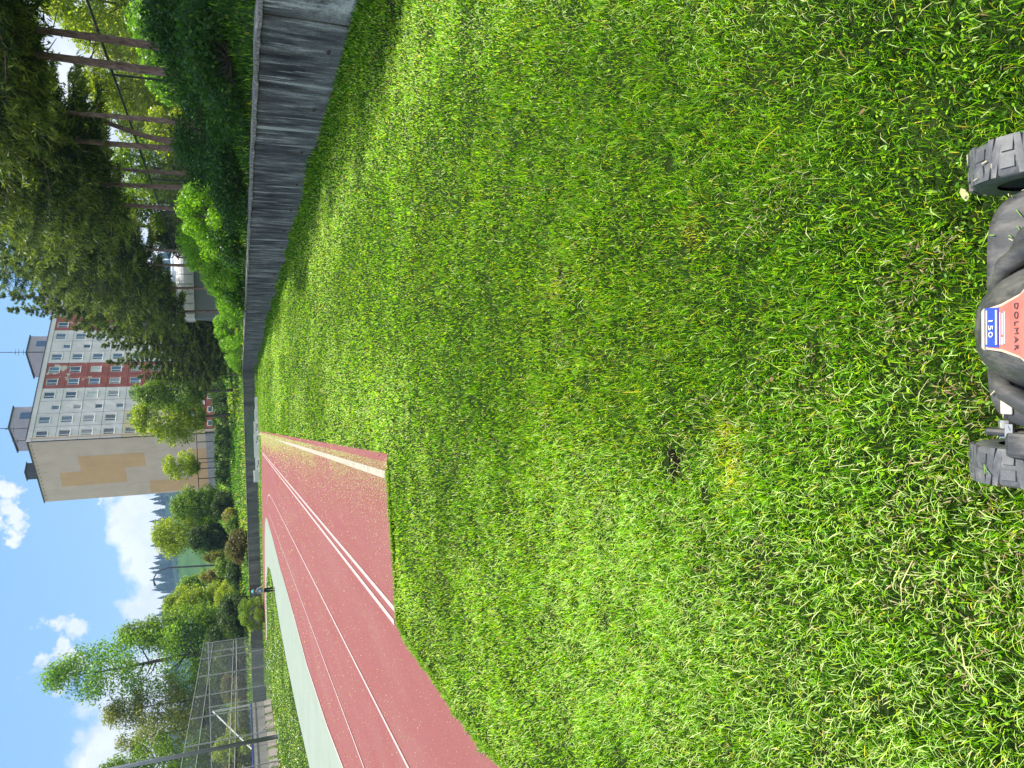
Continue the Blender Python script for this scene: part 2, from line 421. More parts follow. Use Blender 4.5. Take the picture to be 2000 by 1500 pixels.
def m_greenpaint(t, b):
    P = t.new('ShaderNodeTexCoord').outputs['Object']
    f = t.noise(P, 2.4, 6, .7); f2 = t.noise(P, 13, 5, .7)
    c = t.ramp(f, [(.4, (.07,.125,.09)), (.62, (.11,.165,.125))]); c = t.mix(t.ramp(f2, [(.56, 0), (.64, .8)]), c, (.13,.145,.14))
    t.set(b, 'Base__Color', c)
GPAINT = mat('faded_green_paint', m_greenpaint, rough=.85)
def m_cap(t, b):
    P = t.new('ShaderNodeTexCoord').outputs['Object']; f = t.noise(P, 14, 8, .8)
    t.set(b, 'Base__Color', t.ramp(f, [(.38, (.07,.065,.07)), (.5, (.20,.19,.18)), (.62, (.46,.43,.39))]))
    t.set(b, 'Normal', t.new('ShaderNodeBump', Strength=.8, Distance=.02, Height=f).outputs[0])
CAPM = mat('crumbling_cap', m_cap, rough=.9)
DARK = mat('black_gap', color=(.012,.012,.014), rough=1)
RUST = mat('rust_brown', color=(.12,.07,.045), rough=.9, noise=.4, nscale=20)

def wall_along(name, pts, bays, mt, label, capm, irregular=.012, parent_extra=None):
    """bays of cast concrete end to end, with an open joint between; irregular top edge"""
    root = empty(name, (pts[0][0], pts[0][1], 0)); tag(root, label, 'retaining wall')
    inv = Matrix.Translation(root.location).inverted()
    mb = MB(); cap = MB()
    for (p, q) in bays:
        p = Vector(p); q = Vector(q); d = (q-p); L = d.length; d.normalize(); n = Vector((d.y, -d.x))
        if n.dot(Vector((5,60))-p) < 0 and name == 'x': n = -n
        N = max(2, int(L/.25)); th = .26
        prevs = None
        for k in range(N+1):
            s = .014 + (L-.028)*k/N; c = p+d*s
            z = WALL_H - .015 + irregular*(vnoise(c.x*1.0, c.y*1.0, 2.2, 4)-.5)*2
            bulge = .012*(vnoise(c.x, c.y, .7, 6)-.5)
            a = (c.x - n.x*bulge, c.y - n.y*bulge); bb = (c.x+n.x*th, c.y+n.y*th)
            ring = [(a[0],a[1],-.2),(a[0],a[1],float(z)),(bb[0],bb[1],float(z)),(bb[0],bb[1],-.2)]
            ring = [tuple(Vector(v)-root.location) for v in ring]
            if prevs is None: mb.poly(ring)
            else:
                i = len(mb.v); mb.v += prevs+ring
                for e in range(4):
                    f = (e+1) % 4; mb.f.append((i+e, i+4+e, i+4+f, i+f)); mb.m.append(0)
            prevs = ring
        mb.poly(prevs[::-1])
        # cap lip
        prevs = None; N = max(2, int(L/.12))
        for k in range(N+1):
            s = .004 + (L-.008)*k/N; c = p+d*s
            z = WALL_H + irregular*(vnoise(c.x, c.y, 2.2, 4)-.5)*2
            lip = .012 + .020*vnoise(c.x, c.y, 3.1, 8) + .012*vnoise(c.x, c.y, 14, 9); hh = .022+.025*vnoise(c.x, c.y, 5, 12)*min(1, irregular/.012)
            a = (c.x-n.x*lip, c.y-n.y*lip); bb = (c.x+n.x*(th+.02), c.y+n.y*(th+.02))
            ring = [(a[0],a[1],z-hh),(a[0],a[1],z+.008),(bb[0],bb[1],z+.012),(bb[0],bb[1],z-hh)]
            ring = [tuple(Vector([float(x) for x in v])-root.location) for v in ring]
            if prevs is None: cap.poly(ring)
            else:
                i = len(cap.v); cap.v += prevs+ring
                for e in range(4):
                    f = (e+1) % 4; cap.f.append((i+e, i+4+e, i+4+f, i+f)); cap.m.append(0)
            prevs = ring
        cap.poly(prevs[::-1])
    bo = mb.build('wall_face', mt, root); co = cap.build('wall_cap', capm, root)
    bm = bmesh.new()
    for o in (bo, co):
        bm.from_mesh(o.data); bmesh.ops.remove_doubles(bm, verts=bm.verts, dist=.0005); bmesh.ops.recalc_face_normals(bm, faces=bm.faces); bm.to_mesh(o.data); bm.clear()
    bm.free()
    return root
ys = [-14, -8.5, -3, 1.9, 7.85] + [7.85+6.0*k for k in range(1, 9)]
ys = [y for y in ys if y < 57] + [58.2]
bays = [((wall_x(a), a), (wall_x(b), b)) for a, b in zip(ys[:-1], ys[1:])]
# the wall body lies on the hill side: direction p->q gives n = (d.y,-d.x) = +x side
rw = wall_along('retaining_wall', [(wall_x(0), 0)], bays, WALLM, 'long dark concrete retaining wall with white vertical streaks at the right edge of the lawn', CAPM)
# drain holes with rust below, on the near bays
for dr in range(14):
    y = 5.2+1.62*dr; x = wall_x(y)
    mbb = MB(); mbb.tube([(0,0,0),(-.02,0,0)], .022, 10); mbb.tube([(-.021,0,0),(-.0215,0,0)], .017, 10, mi=1)
    o = mbb.build('drain_hole', [RUST, DARK], rw, loc=Vector((x-.008, y, .24+.03*math.sin(dr*2))) - rw.location)
pbw = [(-8.2*k+1.75, back_y(-8.2*k+1.75)) for k in range(11)]
baysb = [(b, a) for a, b in zip(pbw[:-1], pbw[1:])]
baysb = [((a[0], a[1]), (b[0], b[1])) for (a, b) in baysb]
# p -> q runs towards +x so n = (d.y,-d.x) points to -y; reverse to push the body uphill
baysb = [(b, a) for (a, b) in baysb]
bw = wall_along('back_wall', [(1.75, 58.2)], baysb, WALLF, 'grey concrete back wall running across behind the end of the track', CAPM, .008)
# faded green paint on the bay by the corner
mb = MB(); dd = (Vector((1, BACKS))).normalized(); nn_ = Vector((dd.y, -dd.x))
outl = []
for k in range(41):
    s = k/40; x = -1.5 - 3.6*s; top = .86 if s > .14 else .52+.38*(s/.14)**.6
    outl.append((x, top - .04*float(vnoise(x*3, 1, 1.3, 2))))
for (xa, za), (xb, zb) in zip(outl[:-1], outl[1:]):
    pa = Vector((xa, back_y(xa))) + nn_*.019; pb = Vector((xb, back_y(xb))) + nn_*.019
    mb.poly([Vector((pa.x,pa.y,.03))-bw.location, Vector((pa.x,pa.y,za))-bw.location, Vector((pb.x,pb.y,zb))-bw.location, Vector((pb.x,pb.y,.03))-bw.location])
o = mb.build('painted_patch', GPAINT, bw); o['label'] = 'faded green paint patch on the back wall'

# ---------------------------------------------------------------- white boards at the foot of the back wall
WHITE = mat('white_plastic', color=(.80,.80,.80), rough=.5, noise=.08, nscale=5)
NAVY = mat('navy_print', color=(.05,.06,.22), rough=.6)
pa = Vector(gp(507,803)); pb = Vector(gp(511.5,931)); pa = Vector((-.4, 56.6)); pb = Vector((-6.7, 55.9))
nb_ = 7
for k in range(nb_):
    a = pa + (pb-pa)*(k/nb_); b = pa + (pb-pa)*((k+.985)/nb_); L = (b-a).length; c = (a+b)/2; d = (b-a).normalized()
    hgt = [.17,.22,.30,.33,.33,.28,.42][k]
    root = empty('barrier_board', (c.x, c.y, 0), math.atan2(d.y, d.x))
    mb = MB(); tilt = [.05,.1,.04,.02,.05,-.05,.22][k]
    Zt = Vector((0, math.sin(tilt), math.cos(tilt)))
    mb.box((0,0,hgt/2+.02), (L,.05,hgt), Z=Zt); mb.box((0,0,hgt+.03), (L,.08,.03)); mb.build('board_panel', WHITE, root, bevel=.01)
    for s in (-.4,.4): mb = MB(); mb.box((s*L,.0,.03), (.07,.34,.05)); mb.build('board_foot', WHITE, root)
    if k in (2,3,5):
        for (cx_, cz_, lx_) in ((-.1,.42,.35),(.22,.62,.16)): mb = MB(); mb.box((L*cx_,.03,hgt*cz_), (L*lx_,.012,.05)); mb.build('dark_print', NAVY, root)
    tag(root, ['low white barrier board standing rightmost, where the lawn meets the wall','low white board second from the right in the row by the wall','white board with dark print behind the end of the kerb','middle white board with dark print in the row at the track end','plain white board fifth from the right at the track end','white board with dark print next to the tilted end board','tallest white board leaning back at the left end of the row'][k], 'barrier', 'white barrier boards at the foot of the back wall')

# ---------------------------------------------------------------- apartment block
def m_render(colA, colB, stain=.5, streak=True):
    def f(t, b):
        P = t.new('ShaderNodeTexCoord').outputs['Object']
        n1 = t.noise(P, .45, 6, .65); n2 = t.noise(t.mapping(P, (1,1,.2)), 1.6, 6, .7); n3 = t.noise(P, 5, 5, .7)
        c = t.ramp(n1, [(.32, colA), (.66, colB)])
        c = t.mix(t.ramp(n2, [(.56, 0), (.74, stain)]), c, tuple(v*.55 for v in colA))
        c = t.mix(t.ramp(n3, [(.68, 0), (.78, stain)]), c, (.12,.12,.12))
        t.set(b, 'Base__Color', c)
    return f
PWHITE = mat('weathered_white_panel', m_render((.66,.605,.63), (.78,.72,.75), .25), rough=.9)
def m_redp(t, b):
    m_render((.33,.085,.075), (.41,.115,.10), .12)(t, b); P = t.new('ShaderNodeTexCoord').outputs['Object']
    src = b.inputs['Base Color'].links[0].from_socket; n = t.noise(P, .42, 6, .62)
    t.set(b, 'Base__Color', t.mix(t.ramp(n, [(.585, 0), (.60, 1)]), src, (.60,.52,.45)))
PRED = mat('red_panel', m_redp, rough=.9)
PBEIGE = mat('beige_panel', m_render((.66,.55,.34), (.72,.60,.38), .15), rough=.9)
GABM = mat('gable_render', m_render((.55,.43,.365), (.64,.51,.435), .3), rough=.9)
GABB = mat('gable_beige', m_render((.57,.36,.20), (.64,.41,.235), .2), rough=.9)
PLINTH = mat('grey_plinth', color=(.30,.30,.31), rough=.9, noise=.2, nscale=2)
ROOFM = mat('roof_edge', color=(.055,.06,.075), rough=.7)
PENT = mat('penthouse_metal', color=(.42,.385,.42), rough=.8, noise=.1, nscale=1)
FRAME = mat('white_window_frame', color=(.82,.82,.80), rough=.5)
METAL = mat('dark_metal', color=(.06,.06,.065), rough=.5, metal=.3)
def glass(name, c, rough=.08):
    def f(t, b):
        P = t.new('ShaderNodeTexCoord').outputs['Object']
        fold = t.noise(t.mapping(P, (1,1,.06)), 9, 3, .6)
        t.set(b, 'Base__Color', t.ramp(fold, [(.35, tuple(v*.7 for v in c)), (.65, c)]))
        b.inputs['Coat Weight'].default_value = .6
    return mat(name, f, rough=rough, spec=.8)
GL = [glass('dark_pane', (.03,.045,.07)), glass('blue_pane', (.07,.12,.20)), glass('curtained_pane', (.30,.29,.31), .3), glass('teal_pane', (.10,.18,.22)), glass('shutter_pane', (.62,.62,.62), .6)]

BC = Vector((-5.2, 108.0, 0)); ea = R(42.5); ga = R(139)
E1 = Vector((math.cos(ea), math.sin(ea), 0)); G1 = Vector((math.cos(ga), math.sin(ga), 0))
N1 = Vector((math.sin(ea), -math.cos(ea), 0)); NG = Vector((-math.sin(ga), math.cos(ga), 0))
if NG.y > 0: NG = -NG
ROOF_Z = 27.04; FAC_L = 32.4; GAB_L = 12.3
bld = empty('apartment_block', (BC.x, BC.y, 4.4)); tag(bld, 'tall white and red panel apartment block with beige gable, rising behind the spruces', 'apartment block')
BO = Vector((BC.x, BC.y, 4.4))
def fp(s, z, o=0.0): return BC + E1*s + N1*o + Vector((0,0,z)) - BO
def gpn(s, z, o=0.0): return BC + G1*s + NG*o + Vector((0,0,z)) - BO
pat = [(.71,'w'),(3.17,'w'),(5.35,'s'),(7.6,'w'),(10.1,'r'),(12.46,'r'),(15.04,'w'),(17.2,'s'),(19.35,'w'),(21.8,'r'),(24.2,'r'),(26.75,'w'),(29.0,'s'),(31.2,'w'),(33.7,'r'),(36.1,'r'),(38.5,'w'),(40.7,'s'),(42.7,'w')]
pat = [p for p in pat if p[0] < 32]
edges = [-.45] + [(a[0]+b[0])/2 for a, b in zip(pat[:-1], pat[1:])] + [FAC_L]
wall = MB(); wins = []
for ci, (s, kd_) in enumerate(pat):
    for k in range(8):
        top = 26.45 - 2.57*k; bot = top - 2.57
        mi = 1 if kd_ == 'r' else 0
        if ci < 2 and k >= 4: mi = 2
        if k == 7 and ci >= 1: mi = 1 if ci % 3 else 2
        if kd_ == 's': w_, h_, cz = .80, 1.0, top - 2.0
        else: w_, h_, cz = 1.22, 1.36, top - .95
        if kd_ == 's': cz = top - 2.17
        if kd_ == 's': cz = max(cz, bot + h_/2 + .12)
        a, b_, z0, z1 = edges[ci]+.02, edges[ci+1]-.02, bot+.02, top-.02
        x0, x1, y0, y1 = s-w_/2, s+w_/2, cz-h_/2, cz+h_/2
        q = lambda xa, xb, za, zb: wall.poly([fp(xa,za), fp(xb,za), fp(xb,zb), fp(xa,zb)], mi)
        q(a, b_, z0, y0); q(a, b_, y1, z1); q(a, x0, y0, y1); q(x1, b_, y0, y1)
        dpt = -.14
        for (pa_, pb_) in (((x0,y0),(x1,y0)),((x1,y0),(x1,y1)),((x1,y1),(x0,y1)),((x0,y1),(x0,y0))):
            wall.poly([fp(*pa_), fp(*pa_, dpt), fp(*pb_, dpt), fp(*pb_)], mi)
        if ci <= 14 : wins.append((s, cz, w_, h_, kd_, k, ci))
wall.poly([fp(-.45,4.4,-.18), fp(FAC_L,4.4,-.18), fp(FAC_L,ROOF_Z,-.18), fp(-.45,ROOF_Z,-.18)], 3)
wall.box(fp(FAC_L/2-.2, 26.75, .03), (FAC_L+.5, .12, .58), X=E1, Y=N1, mi=0)
wall.box(fp(FAC_L/2, 5.1, -.05), (FAC_L, .1, 1.45), X=E1, Y=N1, mi=1)
wall.build('front_wall', [PWHITE, PRED, PBEIGE, ROOFM], bld)
mb = MB(); mb.poly([gpn(0,5.9), gpn(GAB_L,5.9), gpn(GAB_L,ROOF_Z), gpn(0,ROOF_Z)], 0); mb.poly([gpn(0,4.0,.02), gpn(GAB_L,4.0,.02), gpn(GAB_L,5.9,.02), gpn(0,5.9,.02)], 1)
# corner strip between the gable and the front
mb.box(gpn(.03, 15.7, .02), (.5, .12, 22.2), X=G1, Y=NG, mi=0)
mb.poly([BC+E1*FAC_L-BO+Vector((0,0,4)), BC+E1*FAC_L+G1*GAB_L-BO+Vector((0,0,4)), BC+E1*FAC_L+G1*GAB_L-BO+Vector((0,0,ROOF_Z)), BC+E1*FAC_L-BO+Vector((0,0,ROOF_Z))], 0)
mb.poly([BC+G1*GAB_L-BO+Vector((0,0,4)), BC+E1*FAC_L+G1*GAB_L-BO+Vector((0,0,4)), BC+E1*FAC_L+G1*GAB_L-BO+Vector((0,0,ROOF_Z)), BC+G1*GAB_L-BO+Vector((0,0,ROOF_Z))], 0)
mb.build('gable_wall', [GABM, PLINTH], bld)
mb = MB()
mb.poly([gpn(*p, .012) for p in ((3.7,21.85),(3.6,13.85),(6.35,13.85),(6.35,16.5),(9.3,16.5),(9.45,24.5),(6.68,24.45),(6.6,21.85))])
mb.poly([gpn(*p, .012) for p in ((3.5,5.92),(11.95,5.92),(11.95,13.75),(9.44,13.7),(9.44,8.3),(3.5,8.3))])
mb.build('beige_patch', GABB, bld)
mb = MB(); top4 = [BC-BO+NG*.12+N1*.15, BC+E1*(FAC_L+.1)+N1*.15-BO, BC+E1*(FAC_L+.1)+G1*GAB_L-BO, BC+G1*(GAB_L+.12)+NG*.12-BO]
top4[0] = BC-BO-E1*.15+N1*.15
lo = [p+Vector((0,0,ROOF_Z+.002)) for p in top4]; hi = [p+Vector((0,0,ROOF_Z+.10)) for p in top4]
mb.add(lo+hi, [(0,3,2,1),(4,5,6,7),(0,1,5,4),(1,2,6,5),(2,3,7,6),(3,0,4,7)])
roof = mb.build('roof', ROOFM, bld)
# small dark vents under the gable and front eaves
for k in range(16): mb = MB(); mb.box(gpn(.5+k*.75, 26.72, .02), (.12,.06,.08), X=G1, Y=NG); mb.build('eaves_vent', DARK, bld)
WI = 0
for (s, cz, w_, h_, kd_, k, ci) in wins:
    fr = MB(); t_ = .085; o_ = -.08
    fr.box(fp(s, cz+h_/2-t_/2, o_), (w_-.01,.06,t_), X=E1, Y=N1); fr.box(fp(s, cz-h_/2+t_/2, o_), (w_-.01,.06,t_), X=E1, Y=N1)
    for sg in (-1, 1): fr.box(fp(s+sg*(w_/2-t_/2), cz, o_), (t_-.01,.055,h_-2*t_-.004), X=E1, Y=N1)
    if kd_ != 's': fr.box(fp(s-.16, cz, o_), (.075,.05,h_-2*t_-.004), X=E1, Y=N1)
    fr.box(fp(s, cz-h_/2-.045, .03), (w_+.16,.12,.035), X=E1, Y=N1)
    wo_ = fr.build('window', FRAME, bld)
    r_ = (ci*7+k*13+ci*k*3) % 11
    gm = GL[4] if (ci, k) in ((5,2),(3,2)) else GL[2] if (ci, k) in ((0,2),(1,2),(2,1),(3,3)) or r_ == 4 else GL[3] if kd_ == 'r' and k < 2 and r_ < 5 else GL[1] if r_ % 2 else GL[0]
    pn = MB(); pn.poly([fp(s-w_/2+.03,cz-h_/2+.03,-.10), fp(s+w_/2-.03,cz-h_/2+.03,-.10), fp(s+w_/2-.03,cz+h_/2-.03,-.10), fp(s-w_/2+.03,cz+h_/2-.03,-.10)])
    pn.build('pane', gm, wo_)
# basement windows in the red base
for s in (1.3, 3.9, 6.4):
    fr = MB(); fr.box(fp(s, 5.55, .06), (1.0,.05,.08), X=E1, Y=N1); fr.box(fp(s, 4.95, .06), (1.0,.05,.08), X=E1, Y=N1)
    for sg in (-1,1): fr.box(fp(s+sg*.46, 5.25, .06), (.08,.05,.52), X=E1, Y=N1)
    wo_ = fr.build('window', FRAME, bld); pn = MB(); pn.box(fp(s, 5.25, .03), (.84,.02,.52), X=E1, Y=N1); pn.build('pane', GL[0], wo_)
# lift houses on the roof, each with its door hatch
NI = -N1
for s0 in (4.6, 18.8, 33.0):
    mb = MB(); c0 = BC + E1*s0 + NI*2.9 - BO; z0 = ROOF_Z+.16; a_ = E1*3.6; b_ = NI*5.2
    P4 = [c0, c0+a_, c0+a_+b_, c0+b_]
    lo = [p+Vector((0,0,z0)) for p in P4]; hi = [P4[0]+Vector((0,0,z0+3.05)), P4[1]+Vector((0,0,z0+3.05)), P4[2]+Vector((0,0,z0+2.9)), P4[3]+Vector((0,0,z0+2.9))]
    mb.add(lo+hi, [(4,5,6,7),(0,1,5,4),(1,2,6,5),(2,3,7,6),(3,0,4,7)])
    lh = mb.build('lift_house', PENT, bld)
    mb = MB(); mb.box(c0+a_*.5+b_*.5+Vector((0,0,z0+3.1)), (3.9,5.5,.14), X=E1, Y=N1); mb.build('lift_house_roof', ROOFM, lh)
    mb = MB(); mb.box(c0+a_*.55+N1*.03+Vector((0,0,z0+1.15)), (1.1,.06,1.9), X=E1, Y=N1); mb.build('door', GL[1], lh)
def mast(s, inn, h, bars, name='antenna'):
    mb = MB(); p = BC + E1*s + NI*inn - BO + Vector((0,0,ROOF_Z+.2))
    mb.tube([p, p+Vector((0,0,h))], .05, 6)
    for (z, L, aa) in bars: d = Vector((math.cos(aa), math.sin(aa), 0)); mb.tube([p+Vector((0,0,z))-d*L/2, p+Vector((0,0,z))+d*L/2], .03, 5)
    mb.build(name, METAL, bld)
mast(18.9, 2.8, 7.6, [(4.4,.9,.3),(4.0,1.1,.3),(5.0,.5,1.2),(3.4,.8,0)])
mast(4.7, 3.2, 5.9, [(4.2,.5,.4)]); mast(3.7, 2.2, 3.2, [(2.6,.8,.2),(2.2,.9,.2)]); mast(1.1, 1.6, 1.9, [(1.6,.9,.1),(1.3,.7,.1)])
mb = MB(); p = BC + G1*7.0 + E1*.9 - BO + Vector((0,0,ROOF_Z+.7)); mb.box(p, (1.5,1.5,1.15), X=G1, Y=E1); mb.box(p+Vector((0,0,.62)), (1.75,1.75,.1), X=G1, Y=E1)
mb.build('chimney', METAL, bld)

# ---------------------------------------------------------------- foliage
def leaf_mat(name, trans=.35, rough=.5, spec=.3):
    mt = bpy.data.materials.new(name); mt.use_nodes = True; t = NT(mt.node_tree); b = mt.node_tree.nodes['Principled BSDF']
    at_ = t.new('ShaderNodeAttribute'); at_.attribute_name = 'tint'
    b.inputs['Roughness'].default_value = rough; b.inputs['Specular IOR Level'].default_value = spec
    t.set(b, 'Base__Color', at_.outputs['Color'])
    tr = t.new('ShaderNodeBsdfTranslucent'); t.l.new(t.mix(1.0, at_.outputs['Color'], (1.7,1.75,.6), 'MULTIPLY'), tr.inputs[0])
    mx = t.new('ShaderNodeMixShader'); mx.inputs[0].default_value = trans
    t.l.new(b.outputs[0], mx.inputs[1]); t.l.new(tr.outputs[0], mx.inputs[2])
    t.l.new(mx.outputs[0], mt.node_tree.nodes['Material Output'].inputs[0]); return mt
LEAF = leaf_mat('leaf', .52, .4, .35); NEEDLE = leaf_mat('needle', .36, .5, .3); GRASSM = leaf_mat('grass_blade', .40, .42, .32)
def m_bark(c0, c1):
    def f(t, b):
        P = t.new('ShaderNodeTexCoord').outputs['Object']
        n = t.noise(t.mapping(P, (1,1,.35)), 14, 6, .7)
        t.set(b, 'Base__Color', t.ramp(n, [(.32, c0), (.62, c1)]))
        t.set(b, 'Normal', t.new('ShaderNodeBump', Strength=.9, Distance=.03, Height=n).outputs[0])
    return f
BARK = mat('spruce_bark', m_bark((.085,.062,.052), (.30,.215,.19)), rough=.95)
BARKD = mat('grey_bark', m_bark((.045,.04,.03), (.14,.125,.10)), rough=.95)

def unit(v): return v/np.maximum(np.linalg.norm(v, axis=1, keepdims=True), 1e-9)
def quads_from(c, u, v, lu, lv, taper=1.0):
    """diamond-ish leaf quads centred at c"""
    n = len(c); a = u*lu[:, None]; b = v*lv[:, None]
    V = np.stack([c-a, c-b*taper+a*.1, c+a, c+b*taper+a*.1], 1).reshape(-1, 3)
    return V, np.arange(4*n).reshape(n, 4)

def decid_arrays(seed, H, W, z0, nleaf, lsz, cols, clump=.9, shape='round', sparse=0, gap=.35):
    """crown of leaf clumps on limbs. returns leaf arrays and limb list. H = total height, W = crown width, z0 = crown bottom"""
    rg = np.random.default_rng(seed); hc = H - z0; Nc = int(26 + 5.2*W*hc/(clump*2.2)); cen = []; rad = []
    tries = 0
    while len(cen) < Nc and tries < 9000:
        tries += 1
        tt = rg.uniform(0, 1); th = rg.uniform(0, 2*math.pi)
        if shape == 'round': prof = math.sqrt(max(0, 1-(2*tt-1)**2))*(1-.12*tt)
        elif shape == 'tall': prof = (min(1, tt/.22)**.6)*(1-tt**2.4)**.8
        elif shape == 'cone': prof = (1-tt)**.8
        elif shape == 'dome': prof = math.sqrt(max(0, 1-tt**2))
        else: prof = 1-abs(2*tt-1)**3
        prof *= .78 + .36*float(vnoise(th*1.3+seed, tt*4, 1.4, seed))
        r = prof*W/2*math.sqrt(rg.uniform(.08 if sparse else .22, 1)); 
        cen.append((r*math.cos(th), r*math.sin(th), z0+tt*hc*.97)); rad.append(clump*rg.uniform(.55, 1.25))
    cen = np.array(cen); rad = np.array(rad)
    per = rg.multinomial(nleaf, (rad**2)/(rad**2).sum()); idx = np.repeat(np.arange(len(cen)), per)
    d = unit(rg.normal(size=(nleaf, 3))); rr = rg.uniform(.25, 1, nleaf)**.5
    p = cen[idx] + d*rr[:, None]*rad[idx][:, None]*np.array([1,1,.72])
    nr = unit(d + rg.normal(size=(nleaf, 3))*.7 + np.array([0,0,.5])); u = unit(np.cross(nr, rg.normal(size=(nleaf, 3)))); v = np.cross(nr, u)
    s = lsz*rg.uniform(.45, 1.2, nleaf); V, F = quads_from(p, u, v, s, s*.55)
    c0, c1, c2 = (np.array(c) for c in cols); k = rg.uniform(0, 1, (len(cen), 1))[idx]; q = rg.uniform(0, 1, (nleaf, 1))
    C = c0*(1-k)+c1*k; C = np.where(q > .82, c2, C)*rg.uniform(.7, 1.3, (nleaf, 1)); C = np.repeat(C, 4, 0)
    order = rg.permutation(len(cen))[:min(len(cen), 46)]
    limbs = [(cen[i], rad[i]) for i in order]
    return V, F, C, limbs
def limbs_mb(H, z0, tr, limbs, seed=0, lean=0):
    mb = MB(); rg = np.random.default_rng(seed+99); ph = rg.uniform(0, 6)
    ax = lambda z: Vector((lean*z + .10*math.sin(z*.5+ph), .10*math.cos(z*.43+ph), z))
    zt = z0 + (H-z0)*.86; N = 12
    mb.tube([ax(zt*k/N) - Vector((0,0,.15 if k == 0 else 0)) for k in range(N+1)], [tr*(1.25 if k == 0 else 1)*(1-.88*k/N) for k in range(N+1)], 8)
    for (c, r) in limbs:
        c = Vector([float(x) for x in c]); zs = max(z0*.85, c.z - (.35+.5*math.hypot(c.x, c.y))); zs = min(zs, zt*.95)
        a = ax(zs); mid = a.lerp(c, .5) + Vector((0,0,-.08*(c-a).length)); r_ = tr*(1-.88*zs/zt)*.45+.008
        mb.tube([a, mid, c], [r_, r_*.6, r_*.2], 5, cap=False)
    return mb
def decid(name, label, cat, loc, seed, H, W, z0, nleaf, lsz, cols, tr=.18, clump=.9, shape='round', sparse=0, group=None, bark=None, rz=0, lean=0):
    V, F, C, limbs = decid_arrays(seed, H, W, z0, nleaf, lsz, cols, clump, shape, sparse)
    root = empty(name, loc, rz); tag(root, label, cat, group)
    arrays_obj('crown' if cat == 'tree' else 'foliage', V, F, LEAF, C, root)
    limbs_mb(H, z0, tr, limbs, seed, lean).build('trunk' if cat == 'tree' else 'stem', bark or BARKD, root, smooth=True)
    return root
def bush(name, label, loc, seed, W, H, nleaf, lsz, cols, clump=.35, group=None, sx=1, rz=0, shape='dome'):
    r = decid(name, label, 'bush', loc, seed, H, W, .03, nleaf, lsz, cols, tr=.03, clump=clump, shape=shape, group=group, rz=rz)
    r.scale = (sx, 1, 1); return r

SP0, SP1, SP2 = (.024,.056,.015), (.062,.118,.026), (.20,.26,.042)
def spruce_arrays(seed, H, z0, Rm, dens=1.0, tip=.25, blade=.024, c0=SP0, c1=SP1, c2=SP2, top_pow=.85):
    rg = np.random.default_rng(seed); Vs = []; Cs = []; limbs = []
    z = z0
    while z < H-.25:
        f = (z-z0)/(H-z0); Rz = Rm*(1-f)**top_pow*(min(1, .62+f*2.6)) + .12
        nb = max(4, int((7 - 2*f)*dens)); off = rg.uniform(0, 6.28)
        for b in range(nb):
            th = off + b*6.283/nb + rg.normal()*.22; L = Rz*rg.uniform(.70, 1.14); zb = z + rg.normal()*.09
            if rg.uniform() < .06: continue
            dr = (.30-.55*f); up = .20 + .1*rg.normal()
            n = max(5, int(L*17*dens)); tt = (np.arange(n)+rg.uniform(0, 1, n))/n; tt = .10+.90*tt
            e = np.array([math.cos(th), math.sin(th), 0]); sd_ = np.array([-math.sin(th), math.cos(th), 0])
            pz = zb - L*dr*tt + L*up*tt**2.2
            p = e*(L*tt)[:, None]; p[:, 2] = pz
            limbs.append((np.array([0, 0, zb]), np.array([*(e*L*.55)[:2], zb-L*dr*.55+L*up*.27]), np.array([*(e*L)[:2], zb-L*dr+L*up]), L))
            # side twigs, longer in the middle, hanging; each carries short needle blades
            for sgn in (-1, 1):
                tl = (.20+.42*L/2.2)*(1-.55*tt)*rg.uniform(.6, 1.2, n)*np.clip(L, .4, 1.3)
                dirs = unit(sd_*sgn*rg.uniform(.7, 1.1, n)[:, None] + e*rg.uniform(.25, .8, n)[:, None] + np.array([0,0,-1])*rg.uniform(.1, .75, n)[:, None])
                K = 4
                for k in range(K):
                    q = (k+.6)/K; bp = p + dirs*(tl*q)[:, None]
                    bd = unit(dirs + rg.normal(size=(n, 3))*.55 + np.array([0,0,-.22])); nn2 = unit(np.cross(bd, rg.normal(size=(n, 3))))
                    ln = (.085+.065*rg.uniform(0, 1, n)); wd = blade*rg.uniform(.6, 1.2, n)
                    V, _ = quads_from(bp, bd, nn2, ln, wd); Vs.append(V)
                    outer = np.clip(tt*.6+q*.6+rg.normal(size=n)*.22, 0, 1.2)[:, None]; m_ = rg.uniform(0, 1, (n, 1))
                    C = np.array(c0)*(1-m_)+np.array(c1)*m_; C = np.where(outer > 1-tip, np.array(c2)*rg.uniform(.6, 1.2, (n, 1)), C); Cs.append(np.repeat(C, 4, 0))
        z += (.30+.10*rg.uniform())/max(.7, dens)
    V = np.concatenate(Vs); C = np.concatenate(Cs); F = np.arange(len(V)).reshape(-1, 4)
    return V, F, C, limbs
